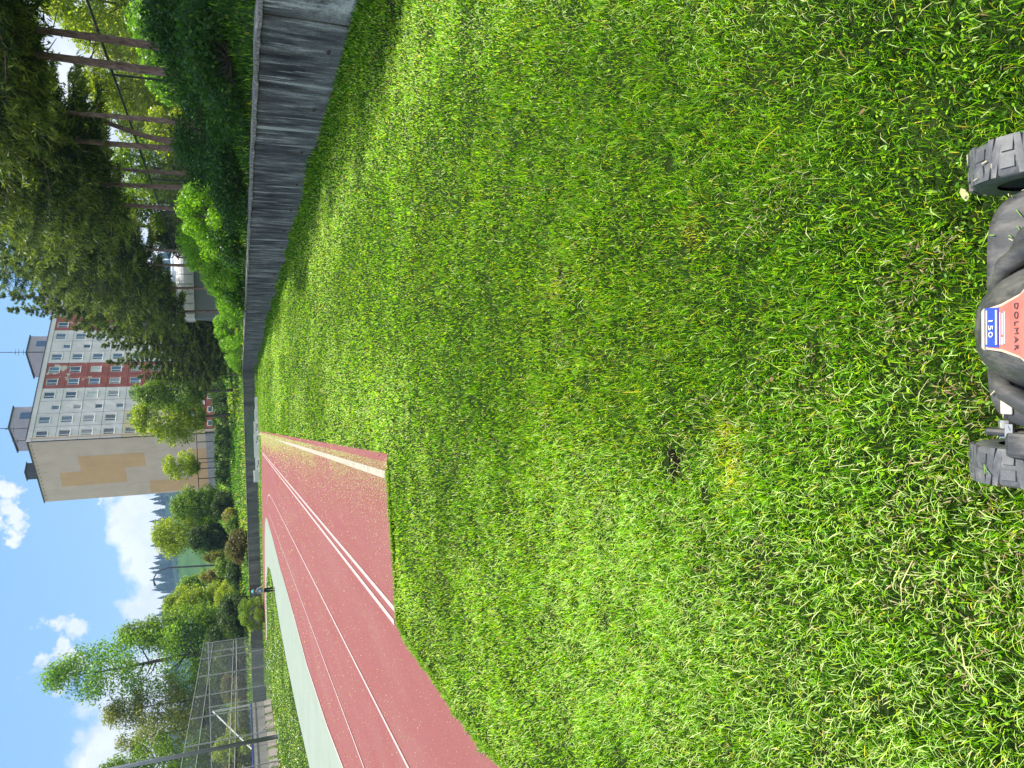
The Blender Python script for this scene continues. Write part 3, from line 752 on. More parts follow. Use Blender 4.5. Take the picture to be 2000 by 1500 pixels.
def spruce_trunk(H, z0, tr, limbs, seed, bend=0):
    mb = MB(); rg = np.random.default_rng(seed+7); N = 14; zz = [-.25]+[H*.985*k/N for k in range(1, N+1)]
    bx_ = lambda z: bend/(1+math.exp(-(z-2.4)/.35))
    mb.tube([(bx_(z)+.03*math.sin(z*.9+seed), .03*math.cos(z*.7+seed), z) for z in zz], [tr*1.18]+[tr*(1-.93*k/N) for k in range(1, N+1)], 10)
    for (a, b, c, L) in limbs[::2]:
        r_ = .012+.008*L; mb.tube([a, b, c], [r_, r_*.7, r_*.25], 4, cap=False)
    for k in range(int(z0*9)):                                    # dead stubs and knots below the crown
        z = rg.uniform(.6, z0+.6); th = rg.uniform(0, 6.28); L = rg.choice([.05,.07,.12,.35,.6], p=[.3,.3,.2,.12,.08]); e = Vector((math.cos(th), math.sin(th), -.25+rg.normal()*.1))
        p = Vector((bx_(z), 0, z)) + e*tr*.7; mb.tube([p, p+e*L], [.016, .006], 4, cap=False)
    return mb
SPV = {}
def spruce_proto(key, seed, H, z0, Rm, tr, **kw):
    bend = kw.pop('bend', 0); V, F, C, limbs = spruce_arrays(seed, H, z0, Rm, **kw)
    root = empty('spruce_tree', (0,0,0)); arrays_obj('crown', V, F, NEEDLE, C, root)
    spruce_trunk(H, z0, tr, limbs, seed, bend).build('trunk', BARK, root, smooth=True)
    SPV[key] = [root, H, False]
spruce_proto('a', 1, 11.5, 4.0, 3.6, .115)
spruce_proto('b', 2, 12.0, 4.6, 3.4, .095)
spruce_proto('c', 3, 11.0, 3.6, 3.2, .105, bend=.55)
spruce_proto('d', 4, 11.0, 2.6, 2.3, .09, tip=.40, dens=1.0, top_pow=1.12)
spruce_proto('e', 5, 10.0, 1.3, 2.2, .10, top_pow=1.05, tip=.48, dens=.95, blade=.032, c2=(.19,.25,.035))
def place_spruce(key, x, y, Y, label, apex=None, rz=0, group='spruces on the slope behind the wall', scale=None):
    rec = SPV[key]; p = at(x, y, Y); X = p.x; z = tz(X, Y)
    if not rec[2]: o = rec[0]; rec[2] = True
    else: o = copy_tree(rec[0])
    s = scale or 1.0
    if apex is not None: s = (at(apex, y, Y).z - z)/rec[1]
    o.location = (X, Y, z-.05); o.rotation_euler = (0,0,rz); sx = s if s < 1.15 else 1+(s-1)*.6; o.scale = (sx, sx, s)
    tag(o, label, 'tree', group); return o
# (variant, image column/row of the foot, distance, ...)
SPR = [('a',400,8,16,'thick spruce trunk at the right edge of the view, nearest the end of the wall',None,.3,.92),
 ('a',395,102,19,'second spruce trunk from the right edge, in front of the fence end post',None,1.3,.92),
 ('a',430,152,19,'spruce whose trunk foot stands lowest on the slope, closest to the wall top',None,2.2,1.0),
 ('b',390,244,27,'thin spruce trunk standing just right of the bent trunk',None,.9,1.05),
 ('c',384,280,30,'spruce with a bent kinked trunk between two straight ones',None,0,1.1),
 ('a',382,293,28,'straight spruce trunk just left of the bent trunk',None,4.1,1.05),
 ('b',385,340,38,'thin spruce trunk behind the rail fence joint, in deep shade',None,5.1,1.15),
 ('a',412,372,33,'spruce trunk at the right side of the bright green bushes',None,.1,1.05),
 ('a',400,410,38,'spruce trunk rising from behind the bright green bushes',None,2.8,1.1),
 ('b',400,492,48,'spruce trunk crossing the right end of the white hall',None,3.7,1.05),
 ('a',410,519,50,'spruce trunk crossing the middle of the white hall',None,4.4,1.08),
 ('a',402,563,56,'spruce trunk before the left part of the white hall',70,5.7,None),
 ('d',420,608,59,'tall spruce whose pointed top stands against the blue sky right of the roof',8,1.1,None),
 ('d',420,584,64,'spruce behind, its thin top just right of the tallest pointed top',-20,2.1,None),
 ('e',425,640,66,'spruce hiding the far right windows of the block',130,.6,None),
 ('e',432,672,66,'spruce growing before the middle of the facade, left of the tall one',190,2.6,None),
 ('e',428,704,67,'narrow spruce with its top before the red panels',200,4.6,None),
 ('e',432,732,66,'spruce with yellowish tips next to the leafy trees before the facade',262,3.3,None),
 ('e',425,655,76,'darker spruce further back between the mid spruces',160,3.9,None),
 ('e',425,690,80,'spruce far back whose crown fills the gap under the red panels',240,5.3,None),
 ('a',390,448,60,'spruce far behind the bright bushes, only its dark crown clear',None,1.9,1.6),
 ('b',396,540,68,'spruce far behind the white hall trunks',None,5.0,1.6)]
for (hx_, hy_, hr_) in ((8.7,10.0,.4),(8.9,6.2,2.4),(9.0,13.2,4.0),(9.2,2.4,1.2)):
    o = copy_tree(SPV['a'][0]); o.location = (hx_, hy_, tz(hx_, hy_)); o.rotation_euler = (0,0,hr_); tag(o, 'spruce outside the right edge of the view that shades the wall', 'tree', 'spruces shading the wall from outside the view')
for (k, x, y, Y, lab, apex, rz, sc_) in SPR: place_spruce(k, x, y, Y, lab, apex, rz, scale=sc_)
# slender trunks seen low between the crowns
for i, (x, y, Y, ap, lab) in enumerate([(425,648,70,250,'thin young spruce right of the trunk row under the far crowns'),(425,662,72,255,'thin young spruce in the middle of the far trunk row'),(430,715,72,285,'thin young spruce at the left end of the far trunk row')]):
    place_spruce('d', x, y, Y, lab, ap, i*2.1, group='young spruces under the far crowns')

# deciduous trees:  top/foot given as photo rows, Y = distance in metres
GR_POP = ((.13,.24,.022),(.19,.33,.034),(.27,.41,.055)); GR_YEL = ((.21,.29,.022),(.31,.37,.028),(.44,.46,.040)); GR_MID = ((.11,.19,.024),(.17,.27,.034),(.28,.36,.045))
GR_OLV = ((.17,.20,.040),(.26,.27,.065),(.34,.33,.10)); GR_DRK = ((.035,.065,.016),(.060,.105,.022),(.10,.15,.03)); GR_BRN = ((.13,.10,.035),(.15,.17,.04),(.20,.13,.06)); GR_GLD = ((.20,.21,.045),(.32,.27,.06),(.18,.22,.04))
GR_BRT = ((.13,.27,.016),(.18,.36,.020),(.26,.44,.035))
def dt(label, y, Y, top, hw, xb, seed, cols, nleaf=9000, lsz=None, shape='round', sparse=0, clump=None, tr=None, zf=None, cat='tree', group=None, name='leafy_tree', foot=None):
    ppm = 1485.0/Y; p = at(xb, y, Y); zt = at(top, y, Y).z; zb = at(xb, y, Y).z; g0 = tz(p.x, Y) if foot is None else foot
    W = 2*hw/ppm
    return decid(name, label, cat, (p.x, Y, g0), seed, zt-g0, W, max(.3, zb-g0), nleaf, lsz or .0085*Y*.18, cols, tr=tr or .012*(zt-g0)+.03, clump=clump or W*.14, shape=shape, sparse=sparse, group=group)
LB = 'trees behind the sports cage'
dt('tallest leafy tree on the left, bright green, its top before a small cloud', 1272, 72, 78, 76, 440, 21, GR_POP, 17500, .125, 'tall', 0, 1.15, .28, group=LB)
dt('yellowish birch just left of the tallest tree, sparse crown', 1358, 70, 196, 54, 430, 22, GR_OLV, 15000, .10, 'tall', 1, .8, .16, group=LB)
dt('loose pale birch above the thick lamp pole', 1415, 74, 222, 50, 430, 23, GR_OLV, 12000, .10, 'tall', 1, .8, .16, group=LB)
dt('leftmost birch, bright green, cut by the edge of the view', 1468, 68, 186, 56, 430, 24, GR_MID, 15000, .11, 'tall', 1, .85, .18, group=LB)
dt('green tree right of the tallest tree, lower and rounder', 1213, 74, 236, 42, 440, 25, GR_MID, 16000, .12, 'tall', 0, 1.0, .2, group=LB)
dt('yellow-green rounded tree left of the street lamp', 1168, 82, 322, 34, 452, 26, GR_YEL, 14000, .12, 'round', 0, .9, .16)
dt('light green willow right beside the street lamp foot', 1136, 96, 356, 20, 432, 27, GR_MID, 9000, .12, 'dome', 0, 1.0, .16)
dt('yellow-green tree with a rounded top before the wooded hill', 1036, 80, 304, 40, 428, 28, GR_YEL, 17000, .12, 'round', 0, 1.0, .18)
dt('green tree growing against the left edge of the gable', 982, 76, 336, 32, 440, 29, GR_MID, 12000, .12, 'round', 0, .9, .16)
dt('dark green tree low behind the yellow-green one', 1046, 74, 372, 24, 455, 30, GR_DRK, 11000, .12, 'round', 0, .8, .15)
dt('maple with bright yellow-green leaves before the corner of the block', 812, 74, 258, 50, 396, 31, GR_YEL, 13000, .13, 'round', 0, .8, .14)
dt('leafy tree between the maple and the spruces', 762, 70, 262, 36, 398, 32, GR_MID, 10000, .12, 'tall', 0, .8, .13)
dt('small round tree on a thin bare trunk before the gable', 906, 78, 314, 28, 384, 33, GR_YEL, 4200, .12, 'round', 0, .55, .05)
# dark undergrowth behind the cage
for i, (y, Y, top, hw, xb, cols, lab) in enumerate([
 (1240,66,405,52,500,GR_DRK,'dark shrub mass right of the cage corner'),(1300,70,375,60,500,GR_MID,'green shrubs behind the right part of the cage'),
 (1370,70,385,60,505,GR_DRK,'dark shrubs behind the middle of the cage'),(1440,66,380,60,505,GR_DRK,'dark shrubs behind the thick lamp pole'),
 (1335,64,440,40,505,GR_BRN,'brownish shrub seen through the cage mesh'),(1400,62,450,34,505,GR_OLV,'olive shrub seen through the cage by the goal frame'),
 (1490,60,440,50,512,GR_BRN,'brown bush at the left end of the cage'),(1272,64,430,34,505,GR_DRK,'dark shrub behind the corner posts of the cage'),
 (1200,62,430,46,505,GR_DRK,'dark shade-filled shrub behind the round clipped bush'),(1455,60,425,26,500,GR_YEL,'small yellow-green shrub low behind the cage')]):
    dt(lab, y, Y, top, hw, xb, 50+i, cols, 9000, .11, 'dome', 0, .7, .07, cat='bush', name='shrub')
def slope_Y(row):      # how far back the slope stands where it crosses this bearing
    Y_ = 59.0
    while Y_ < 100 and 470-1485*(WALL_H-.04+.072*(Y_-58.2)-EYE)/Y_ > row: Y_ += .5
    return Y_
# bushes on the slope behind the back wall
for i, (y, Y, top, hw, xb, cols, lab, sh) in enumerate([
 (1072,60.5,446,20,486,GR_BRN,'reddish brown bush hanging over the back wall','dome'),(1052,62,455,18,478,GR_BRN,'brown-green bush just right of the reddish one','dome'),
 (1085,72,400,22,440,GR_GLD,'orange-brown leaning conifer below the hill field','cone'),(1122,70,392,16,440,GR_GLD,'golden conifer left of the orange-brown one','cone'),
 (1162,68,424,26,462,GR_YEL,'yellow-green bush between the lamp and the clipped bush','dome'),(1105,66,424,24,456,GR_MID,'green shrub in the middle of the slope','dome'),
 (1118,62,446,30,466,GR_DRK,'dark low shrub row above the back wall','dome'),(1180,64,440,24,478,GR_DRK,'dark shrub right above the child','dome'),
 (1012,66,440,18,462,GR_GLD,'dry yellow bush on the slope left of the gable','dome'),(985,64,418,28,455,GR_DRK,'dark hollow bush below the gable edge','dome'),
 (1030,63,445,16,464,GR_MID,'small green bush near the dry yellow one','dome')]):
    Y = slope_Y(xb); dt(lab, y, Y, top, hw, xb, 70+i, cols, 6500, .085, sh, 0, .5, .05, cat='bush', name='slope_bush')
# low juniper row in front of the block
for i, (y, hw, top, xb) in enumerate([(765,20,404,446),(790,26,408,448),(822,28,410,450),(856,30,412,452),(890,28,414,450),(922,22,416,448)]):
    Y = slope_Y(xb); p = at(xb, y, Y); ppm = 1485/Y; H = at(top, y, Y).z - tz(p.x, Y)
    r = bush('juniper', ['juniper nearest the spruces','second juniper from the right, before the block base','juniper before the corner of the block, largest of the row','juniper under the gable beige patch','juniper right below the small round tree','last juniper on the left of the row'][i]+' in the spreading evergreen row', (p.x, Y, tz(p.x, Y)-.1), 90+i, 2.5*hw/ppm, max(1.0, H*.9), 6000, .07, ((.035,.075,.02),(.06,.12,.028),(.11,.17,.04)), .32, 'junipers before the block')
# clipped round bush in front of the back wall
p = g(516, 1187); bush('clipped_bush', 'round clipped dark green bush standing before the back wall near the child', (p.x, 55.6, 0), 120, 2.9, 1.75, 12000, .045, GR_MID, .30, shape='round')
# bright bushes on the near slope behind the right wall
for i, (y, Y, W, H, a, cols) in enumerate([(398,21,1.9,1.35,1.5,GR_BRT),(440,24,2.3,1.5,1.6,GR_BRT),(478,27,2.2,1.1,1.1,GR_BRT),(520,30,2.0,.9,.8,GR_BRT),(590,40,2.2,1.2,.9,GR_BRT),(632,46,2.5,1.1,1.1,GR_BRT),(668,50,2.4,1.0,1.0,GR_BRT),(700,54,2.4,.9,1.2,GR_BRT),(738,57,2.0,.8,1.0,GR_YEL)]):
    X = wall_x(Y)+a
    bush('wall_bush', ['bright green bush nearest, beside the spruce trunks','large bright green bush in the middle of the near slope','bright green bush spreading down to the wall cap','low bright bush left of the bright group','bright bush just right of the tree shadow on the slope','lit bush under the tallest spruce','low green bush behind the middle of the wall','small bush above the far part of the wall','yellow-green bush at the wall corner'][i], (X, Y, tz(X, Y)-.05), 130+i, W*1.3, H, 9000 if i < 4 else 5000, .045 if i < 4 else .06, cols, .30, 'bushes behind the right wall')
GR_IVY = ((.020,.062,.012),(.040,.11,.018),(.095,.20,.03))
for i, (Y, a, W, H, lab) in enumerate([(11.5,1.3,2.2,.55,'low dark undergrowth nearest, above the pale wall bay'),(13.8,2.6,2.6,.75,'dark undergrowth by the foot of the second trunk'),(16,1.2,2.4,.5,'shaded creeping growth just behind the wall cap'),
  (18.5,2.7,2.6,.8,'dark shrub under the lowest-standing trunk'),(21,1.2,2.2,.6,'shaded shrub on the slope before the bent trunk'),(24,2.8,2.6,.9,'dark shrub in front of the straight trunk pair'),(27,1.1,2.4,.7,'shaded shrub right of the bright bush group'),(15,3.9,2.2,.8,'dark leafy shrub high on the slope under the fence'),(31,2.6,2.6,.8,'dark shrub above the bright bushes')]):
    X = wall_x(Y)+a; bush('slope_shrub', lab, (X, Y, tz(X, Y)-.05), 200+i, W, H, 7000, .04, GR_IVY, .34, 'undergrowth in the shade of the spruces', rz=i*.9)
# sunlit trees beyond the rail fence
for i, (y, Y, top, hw, xb, cols, sp, lab) in enumerate([
 (20,40,60,60,345,GR_YEL,0,'yellow-green tree at the far right beyond the rail fence'),(75,46,120,44,350,GR_YEL,0,'yellow-green tree behind the fence end post'),
 (118,55,190,40,340,GR_OLV,1,'hazy grey-green willow beyond the fence'),(185,48,165,44,345,GR_YEL,0,'bright tree beyond the fence between two spruce trunks'),
 (235,52,185,40,348,GR_YEL,0,'bright tree behind the thin trunk and the bent trunk'),(60,34,270,50,370,GR_BRT,0,'bright low shrub mass below the fence on the right'),
 (150,36,290,50,380,GR_BRT,0,'green shrub beyond the fence left of the lowest trunk'),(260,44,300,40,365,GR_YEL,0,'yellow shrub low behind the bent trunk'),
 (330,50,215,50,370,GR_MID,0,'dull green tree in shade beyond the fence'),(400,54,230,50,380,GR_MID,0,'dull tree behind the bright bushes'),(455,58,300,40,385,GR_DRK,0,'dark tree right of the white hall'),
 (-60,40,60,70,345,GR_YEL,0,'yellow-green tree just outside the right edge'),(215,70,230,60,350,GR_MID,0,'paler tree far behind the bright ones')]):
    dt(lab, y, Y, top, hw, xb, 160+i, cols, 10000, .105, 'round', sp, .8, .12, name='leafy_tree', foot=tz(at(xb, y, Y).x, Y), group='trees beyond the rail fence')

# ---------------------------------------------------------------- rail fence above the near slope
FGREEN = mat('green_grey_steel', color=(.035,.045,.04), rough=.6, metal=.2)
MESHM = mat('fence_wire', color=(.03,.036,.032), rough=.8)
def fence_run(name, label, cat, A, B, posts, h, railz, mt, wire, pitch, prad=.04, rrad=.028, wr=.003, group=None, zfun=None, wmt=None, backset=0):
    A = Vector(A); B = Vector(B); L = (B-A).to_2d().length; d = Vector(((B-A).x, (B-A).y, 0)).normalized(); n = Vector((d.y, -d.x, 0))
    root = empty(name, A); tag(root, label, cat, group); zg = zfun or (lambda s: 0.0)
    for s in posts:
        mb = MB(); mb.tube([d*s+Vector((0,0,zg(s)-.2)), d*s+Vector((0,0,zg(s)+h))], prad, 8); mb.build('post', mt, root, smooth=False)
    for rz_ in railz:
        mb = MB(); N = 12; mb.tube([d*(L*k/N)+n*(prad+rrad)+Vector((0,0,zg(L*k/N)+rz_)) for k in range(N+1)], rrad, 6); mb.build('rail', mt, root)
    if wire:
        mb = MB(); k = 0; o = n*(prad+2.2*rrad)
        def w3(a, b):
            dd = (b-a).normalized(); s1 = dd.cross(n)*wr; s2 = n*wr
            mb.add([a+s1, a-s1*.5+s2, a-s1*.5-s2, b+s1, b-s1*.5+s2, b-s1*.5-s2], [(0,1,4,3),(1,2,5,4),(2,0,3,5)])
        s = -h
        while s < L:
            for sg in (1, -1):
                # diamond mesh: wires at 45 degrees, clipped to the panel
                s0, s1 = (s, s+h) if sg == 1 else (s+h, s)
                lo_ = max(0, min(s0, s1)); hi_ = min(L, max(s0, s1))
                if hi_ - lo_ > .05:
                    za = (lo_-s) if sg == 1 else (s+h-lo_); zb = (hi_-s) if sg == 1 else (s+h-hi_)
                    w3(d*lo_+o+Vector((0,0,zg(lo_)+za)), d*hi_+o+Vector((0,0,zg(hi_)+zb)))
            s += pitch
        mb.build('wire_mesh', wmt or mt, root)
    return root
fA = (wall_x(12)+9.2, 12); fB = (wall_x(58)+8.2, 58)
A = Vector((fA[0], fA[1], 0)); B = Vector((fB[0], fB[1], 0)); Lf = (B-A).length; df = (B-A).normalized()
fence_run('rail_fence', 'dark steel rail fence on the slope behind the spruces', 'fence', A, B, [1+2.9*k*1.9 for k in range(9)], 2.75, [2.72, .12], FGREEN, True,   .16, .045, .045, .0018, zfun=lambda s: tz((A+df*s).x, (A+df*s).y), wmt=MESHM)
# white hall beyond the fence
HALLM = mat('white_hall_sheet', color=(.85,.86,.88), rough=.45, spec=.5)
HALLG = mat('grey_hall_base', color=(.20,.24,.25), rough=.8)
p0 = at(395, 470, 62); p1 = at(395, 622, 62); hz0 = at(392, 545, 62).z; hg0 = tz(p1.x, 62)
hall = empty('white_hall', (p1.x, 62, hz0-1.2)); tag(hall, 'low bright white hall with a rounded roof edge seen between the spruce trunks', 'hall')
Wd = p0.x-p1.x; zt = at(340, 545, 62).z - hz0 + 1.2; zb_ = at(378, 545, 62).z - hz0 + 1.2
mb = MB(); prof = [(0, 0)]
for k in range(9): a = k/8*math.pi/2; prof.append((1.1-1.1*math.cos(a), zt-zb_-1.1+1.1*math.sin(a)))
prof += [(9, zt-zb_+.9), (9, 0)]
nP = len(prof)
mb.poly([(0, y, z+zb_) for y, z in prof][::-1]); mb.poly([(Wd, y, z+zb_) for y, z in prof])
for (ya, za), (yb, zbb) in zip(prof[:-1], prof[1:]): mb.poly([(0,ya,za+zb_),(Wd,ya,za+zb_),(Wd,yb,zbb+zb_),(0,yb,zbb+zb_)][::-1])
mb.build('hall_wall', HALLM, hall)
mb = MB(); mb.box((Wd/2, 4.5, zb_/2-1.51), (Wd-.1, 8.8, zb_+3)); mb.build('hall_base', HALLG, hall)
mb = MB()
for k in range(8): mb.box((Wd*(k+.5)/8, -.03, zb_+(zt-zb_)*.45), (.05, .04, (zt-zb_)*.8))
mb.build('seam', HALLG, hall)

# ---------------------------------------------------------------- sports cage
GALV = mat('weathered_grey_steel', color=(.34,.36,.35), rough=.6, metal=.3, noise=.2, nscale=6)
GALVW = mat('cage_wire', color=(.18,.20,.19), rough=.6)
WPAINT = mat('white_painted_steel', color=(.62,.62,.58), rough=.5)
BLUE = mat('blue_rail', color=(.035,.06,.42), rough=.4)
c1_ = g(515.5, 1240); c2_ = g(546, 1492)
dC = (c2_-c1_).normalized(); cA = Vector((c1_.x, c1_.y, 0)); 
def on_cage(y):          # distance along the cage line where it stands at this bearing
    d = ray(520, y); nrm = Vector((dC.y, -dC.x, 0)); tt = (cA-CP).dot(nrm)/d.dot(nrm); return (CP+d*tt-cA).dot(dC)
posts = [0] + [on_cage(y) for y in (1268,1301,1338,1378,1429,1491)] + [on_cage(1491)+4.5*k for k in (1,2,3)]
Lc = posts[-1]
cage = fence_run('sports_cage', 'tall grey mesh sports cage at the left of the infield grass', 'sports cage', cA, cA+dC*Lc, posts, 4.45, [4.42, 3.75, 2.25, 2.0], GALV, True, .11, .034, .02, .0024, wmt=GALVW)
nC = Vector((dC.y, -dC.x, 0)); inn = nC if nC.x < 0 else -nC
far_ = cA + inn*14
fence_run('mesh_fence', 'second mesh fence with pale rails on the far side of the cage', 'fence', far_, far_+dC*Lc, [0]+[4.5*k for k in range(1, 9)], 4.2, [4.1, 2.1], GALV, True, .16, .05, .03, .0035, wmt=GALVW)
# cross panel at the far end
fence_run('end_fence', 'end panel of mesh closing the cage by the dark shrubs', 'fence', cA+Vector((0,.35,0)), cA+inn*13.5+Vector((0,.35,0)), [.8,5,9,13.2], 4.2, [4.1, 2.1], GALV, True, .16, .05, .03, .0035, wmt=GALVW)
# low boards with the blue rail, inside the mesh; sun and shade painted in
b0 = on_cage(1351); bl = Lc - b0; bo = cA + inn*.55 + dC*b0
brd = empty('rink_board', bo, math.atan2(dC.y, dC.x)); tag(brd, 'low cage boards with a blue top rail, painted shade above and sun below', 'rink boards')
mb = MB(); mb.tube([(0,0,1.16),(bl,0,1.16)], .05, 8); mb.build('blue_rail', BLUE, brd)
BOARDG = mat('shade_toned_board', color=(.33,.31,.28), rough=.8, noise=.12, nscale=2); BOARDP = mat('sun_toned_slab', color=(.60,.55,.46), rough=.85, noise=.1, nscale=3)  # shaded upper half and sunlit lower half put into the board colours
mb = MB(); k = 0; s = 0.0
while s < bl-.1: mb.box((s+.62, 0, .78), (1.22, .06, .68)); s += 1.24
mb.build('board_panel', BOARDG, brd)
mb = MB(); s = .05  # slanted gaps between the slabs stand for post shadow stripes
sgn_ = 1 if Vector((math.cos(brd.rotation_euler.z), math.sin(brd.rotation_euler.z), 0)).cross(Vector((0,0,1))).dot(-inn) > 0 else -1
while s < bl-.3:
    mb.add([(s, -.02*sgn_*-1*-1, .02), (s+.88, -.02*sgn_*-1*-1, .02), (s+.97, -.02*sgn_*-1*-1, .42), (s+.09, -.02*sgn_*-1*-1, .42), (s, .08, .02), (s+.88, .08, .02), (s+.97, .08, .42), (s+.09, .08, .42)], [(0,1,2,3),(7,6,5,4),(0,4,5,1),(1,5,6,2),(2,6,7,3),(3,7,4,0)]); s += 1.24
mb.build('sun_toned_slab', BOARDP, brd)
mb = MB()
for s in (4.2, 9.6, 11.2, 15.5): mb.tube([(s, -.3*sgn_*-1*-1, .02), (s+.5, 0, .70)], .03, 6)
mb.build('brace', WPAINT, brd)
# white frame with its diagonal wire
fr0 = cA + inn*.62 + dC*b0; gfm = empty('goal_frame', fr0, math.atan2(dC.y, dC.x)); tag(gfm, 'white goal frame post with a long diagonal brace inside the cage', 'goal frame')
mb = MB(); mb.tube([(0,0,0),(0,0,3.35)], .06, 8); mb.build('post', WPAINT, gfm)
mb = MB(); mb.tube([(0,0,3.3),(on_cage(1434)-b0,0,1.2)], .04, 6); mb.build('diagonal_brace', WPAINT, gfm)
# thick lamp pole outside the cage
lp = Vector((g(545,1438).x, g(545,1438).y, 0)); lamp = empty('lamp_pole', lp); tag(lamp, 'thick grey lamp pole rising past the top of the cage at the left', 'lamp pole')
mb = MB(); mb.tube([(0,0,-.2),(0,0,5),(0,0,11.5)], [.10,.09,.07], 14); mb.build('pole', mat('lamp_pole_grey', color=(.23,.25,.27), rough=.5, metal=.4, noise=.1, nscale=3), lamp, smooth=True)
mb = MB(); mb.box((0,0,11.6),(.5,1.4,.12)); mb.build('floodlight', METAL, lamp)
mb = MB(); mb.box((0,0,.02),(.5,.5,.05)); mb.build('base_plate', GALV, lamp)

# street lamp far behind
Ys = 118; b_ = at(424, 1104, Ys); k_ = at(330, 1109, Ys); e_ = at(300, 1134, Ys); t_ = at(299, 1141, Ys)
sl = empty('street_lamp', (b_.x, Ys, tz(b_.x, Ys))); tag(sl, 'curved street lamp rising before the white clouds above the hill', 'street lamp'); o_ = sl.location
mb = MB(); pts = [Vector((b_.x, Ys, tz(b_.x, Ys)-.3)), Vector((k_.x, Ys, k_.z))]
mb.tube([p-o_ for p in pts], [.16, .11], 8); mb.build('pole', METAL, sl)
mb = MB(); arc = []
for i in range(9):
    a = i/8*math.pi/2; arc.append(Vector((k_.x+(e_.x-k_.x)*(1-math.cos(a)), Ys, k_.z+(e_.z-k_.z)*math.sin(a)))-o_)
mb.tube(arc, .09, 8); mb.build('arm', METAL, sl)
mb = MB(); mb.tube([arc[-1], t_-o_+Vector((-.2,0,-.25))], [.09,.17], 8); mb.build('lamp_head', METAL, sl)
# slim dark goal-like posts and rail before the block
pr = at(392, 900, 78); zr = tz(pr.x, 78)
xs0 = at(400, 985, 78).x; xs1 = at(400, 836, 78).x
pf = empty('pipe_rail', (xs0, 78, zr)); tag(pf, 'thin dark pipe rail on tall posts in front of the gable', 'railing'); Lr = xs1-xs0; hR = at(387, 900, 78).z - zr
mb = MB(); mb.tube([(0,0,hR),(Lr,0,hR+.1)], .04, 6); mb.build('rail', METAL, pf)
for s in (.10,.34,.47,.60,.82,.99):
    mb = MB(); mb.tube([(Lr*s,0,-.2),(Lr*s,0,hR+s*.1)], .045, 6); mb.build('post', METAL, pf)

# ---------------------------------------------------------------- wooded ridge far away
FORC = (.020,.042,.022)
def m_far(c0, c1, sc_):
    def f(t, b):
        P = t.new('ShaderNodeTexCoord').outputs['Object']; n = t.noise(P, sc_, 6, .7)
        t.set(b, 'Base__Color', t.ramp(n, [(.35, c0), (.65, c1)]))
    return f
FIELD = mat('far_meadow', m_far((.035,.085,.03), (.075,.14,.045), .035), rough=1, spec=0)
FOREST = mat('far_forest', m_far((.012,.028,.014), (.03,.055,.025), .05), rough=1, spec=0)
def ridge(name, rows, Y, dY, mt, seed, extra=0, vis=True):
    """a hill whose skyline passes through the given bearings: rows = (photo row, photo column of the crest)"""
    ys = np.array([r[0] for r in rows], float); cs = np.array([r[1] for r in rows], float)
    yy = np.linspace(ys[0], ys[-1], 140); cc = np.interp(yy, ys, cs); V = []; crest = []
    for y, c in zip(yy, cc):
        p = at(c, y, Y); crest.append(p)
        for k in range(10):
            f = k/9; zz = p.z*(math.sin(f*math.pi/2)**.9) if k else -2
            V.append((p.x*(1-(1-f)*dY/Y), Y-dY*(1-f), max(-2, zz)))
        V.append((p.x*1.2, Y*1.2, -2))
    V = np.array(V); n = 11; F = [(i*n+j, i*n+j+1, (i+1)*n+j+1, (i+1)*n+j) for i in range(139) for j in range(10)]
    o = arrays_obj(name, V, np.array(F), mt, smooth=True); tag(o, kind='structure'); return crest, V
crest, RV = ridge('far_hill', [(-700,330),(100,340),(700,345),(900,336),(960,328),(1060,333),(1130,338),(1240,352),(1400,360),(1900,380),(2600,400)], 1150, 500, FOREST, 3)
crest2, _ = ridge('meadow_hill', [(-700,420),(500,415),(900,400),(1000,368),(1045,353),(1100,346.5+5),(1135,358),(1250,372),(1500,400),(2400,420)], 520, 240, FIELD, 4)
rg = np.random.default_rng(8); Vs = []; Fs = []
def conifer_cone(p, h, r_, rg):
    """ragged far conifer: stacked skirts"""
    vs = []; fs = []; L = 5
    for l in range(L):
        z0 = h*(.08+.86*l/L); z1 = min(h, z0+h*.34); rr = r_*(1-l/L*.88); n = 7; b = len(vs); ph = rg.uniform(0, 6)
        for k in range(n):
            a = ph+k*2*math.pi/n; q = rr*rg.uniform(.75, 1.2); vs.append((p[0]+q*math.cos(a), p[1]+q*math.sin(a), p[2]+z0+rg.uniform(-.04, .04)*h))
        vs.append((p[0], p[1], p[2]+z1)); fs += [(b+k, b+(k+1) % n, b+n) for k in range(n)]
    return vs, fs
off = 0
for i in range(1500):
    k = rg.integers(0, 139); row = rg.uniform(0.60, 1.0)**1.0; j = min(8, int(row*9)); P = RV[k*11+j+1 if j < 9 else k*11+9]*(.5) + RV[k*11+j]*.5
    if i < 700: P = RV[k*11+9].copy(); P[1] -= rg.uniform(-5, 14)
    P = P + np.array([rg.normal()*9, 0, -2]); hgt = rg.uniform(13, 27)
    vs, fs = conifer_cone(P, hgt, hgt*.21, rg); Vs += vs; Fs += [(a+off, b+off, c+off) for a, b, c in fs]; off += len(vs)
o = arrays_obj('far_forest', np.array(Vs), np.array(Fs), FOREST); tag(o, 'dark conifer forest along the far ridge', None, None, 'stuff')
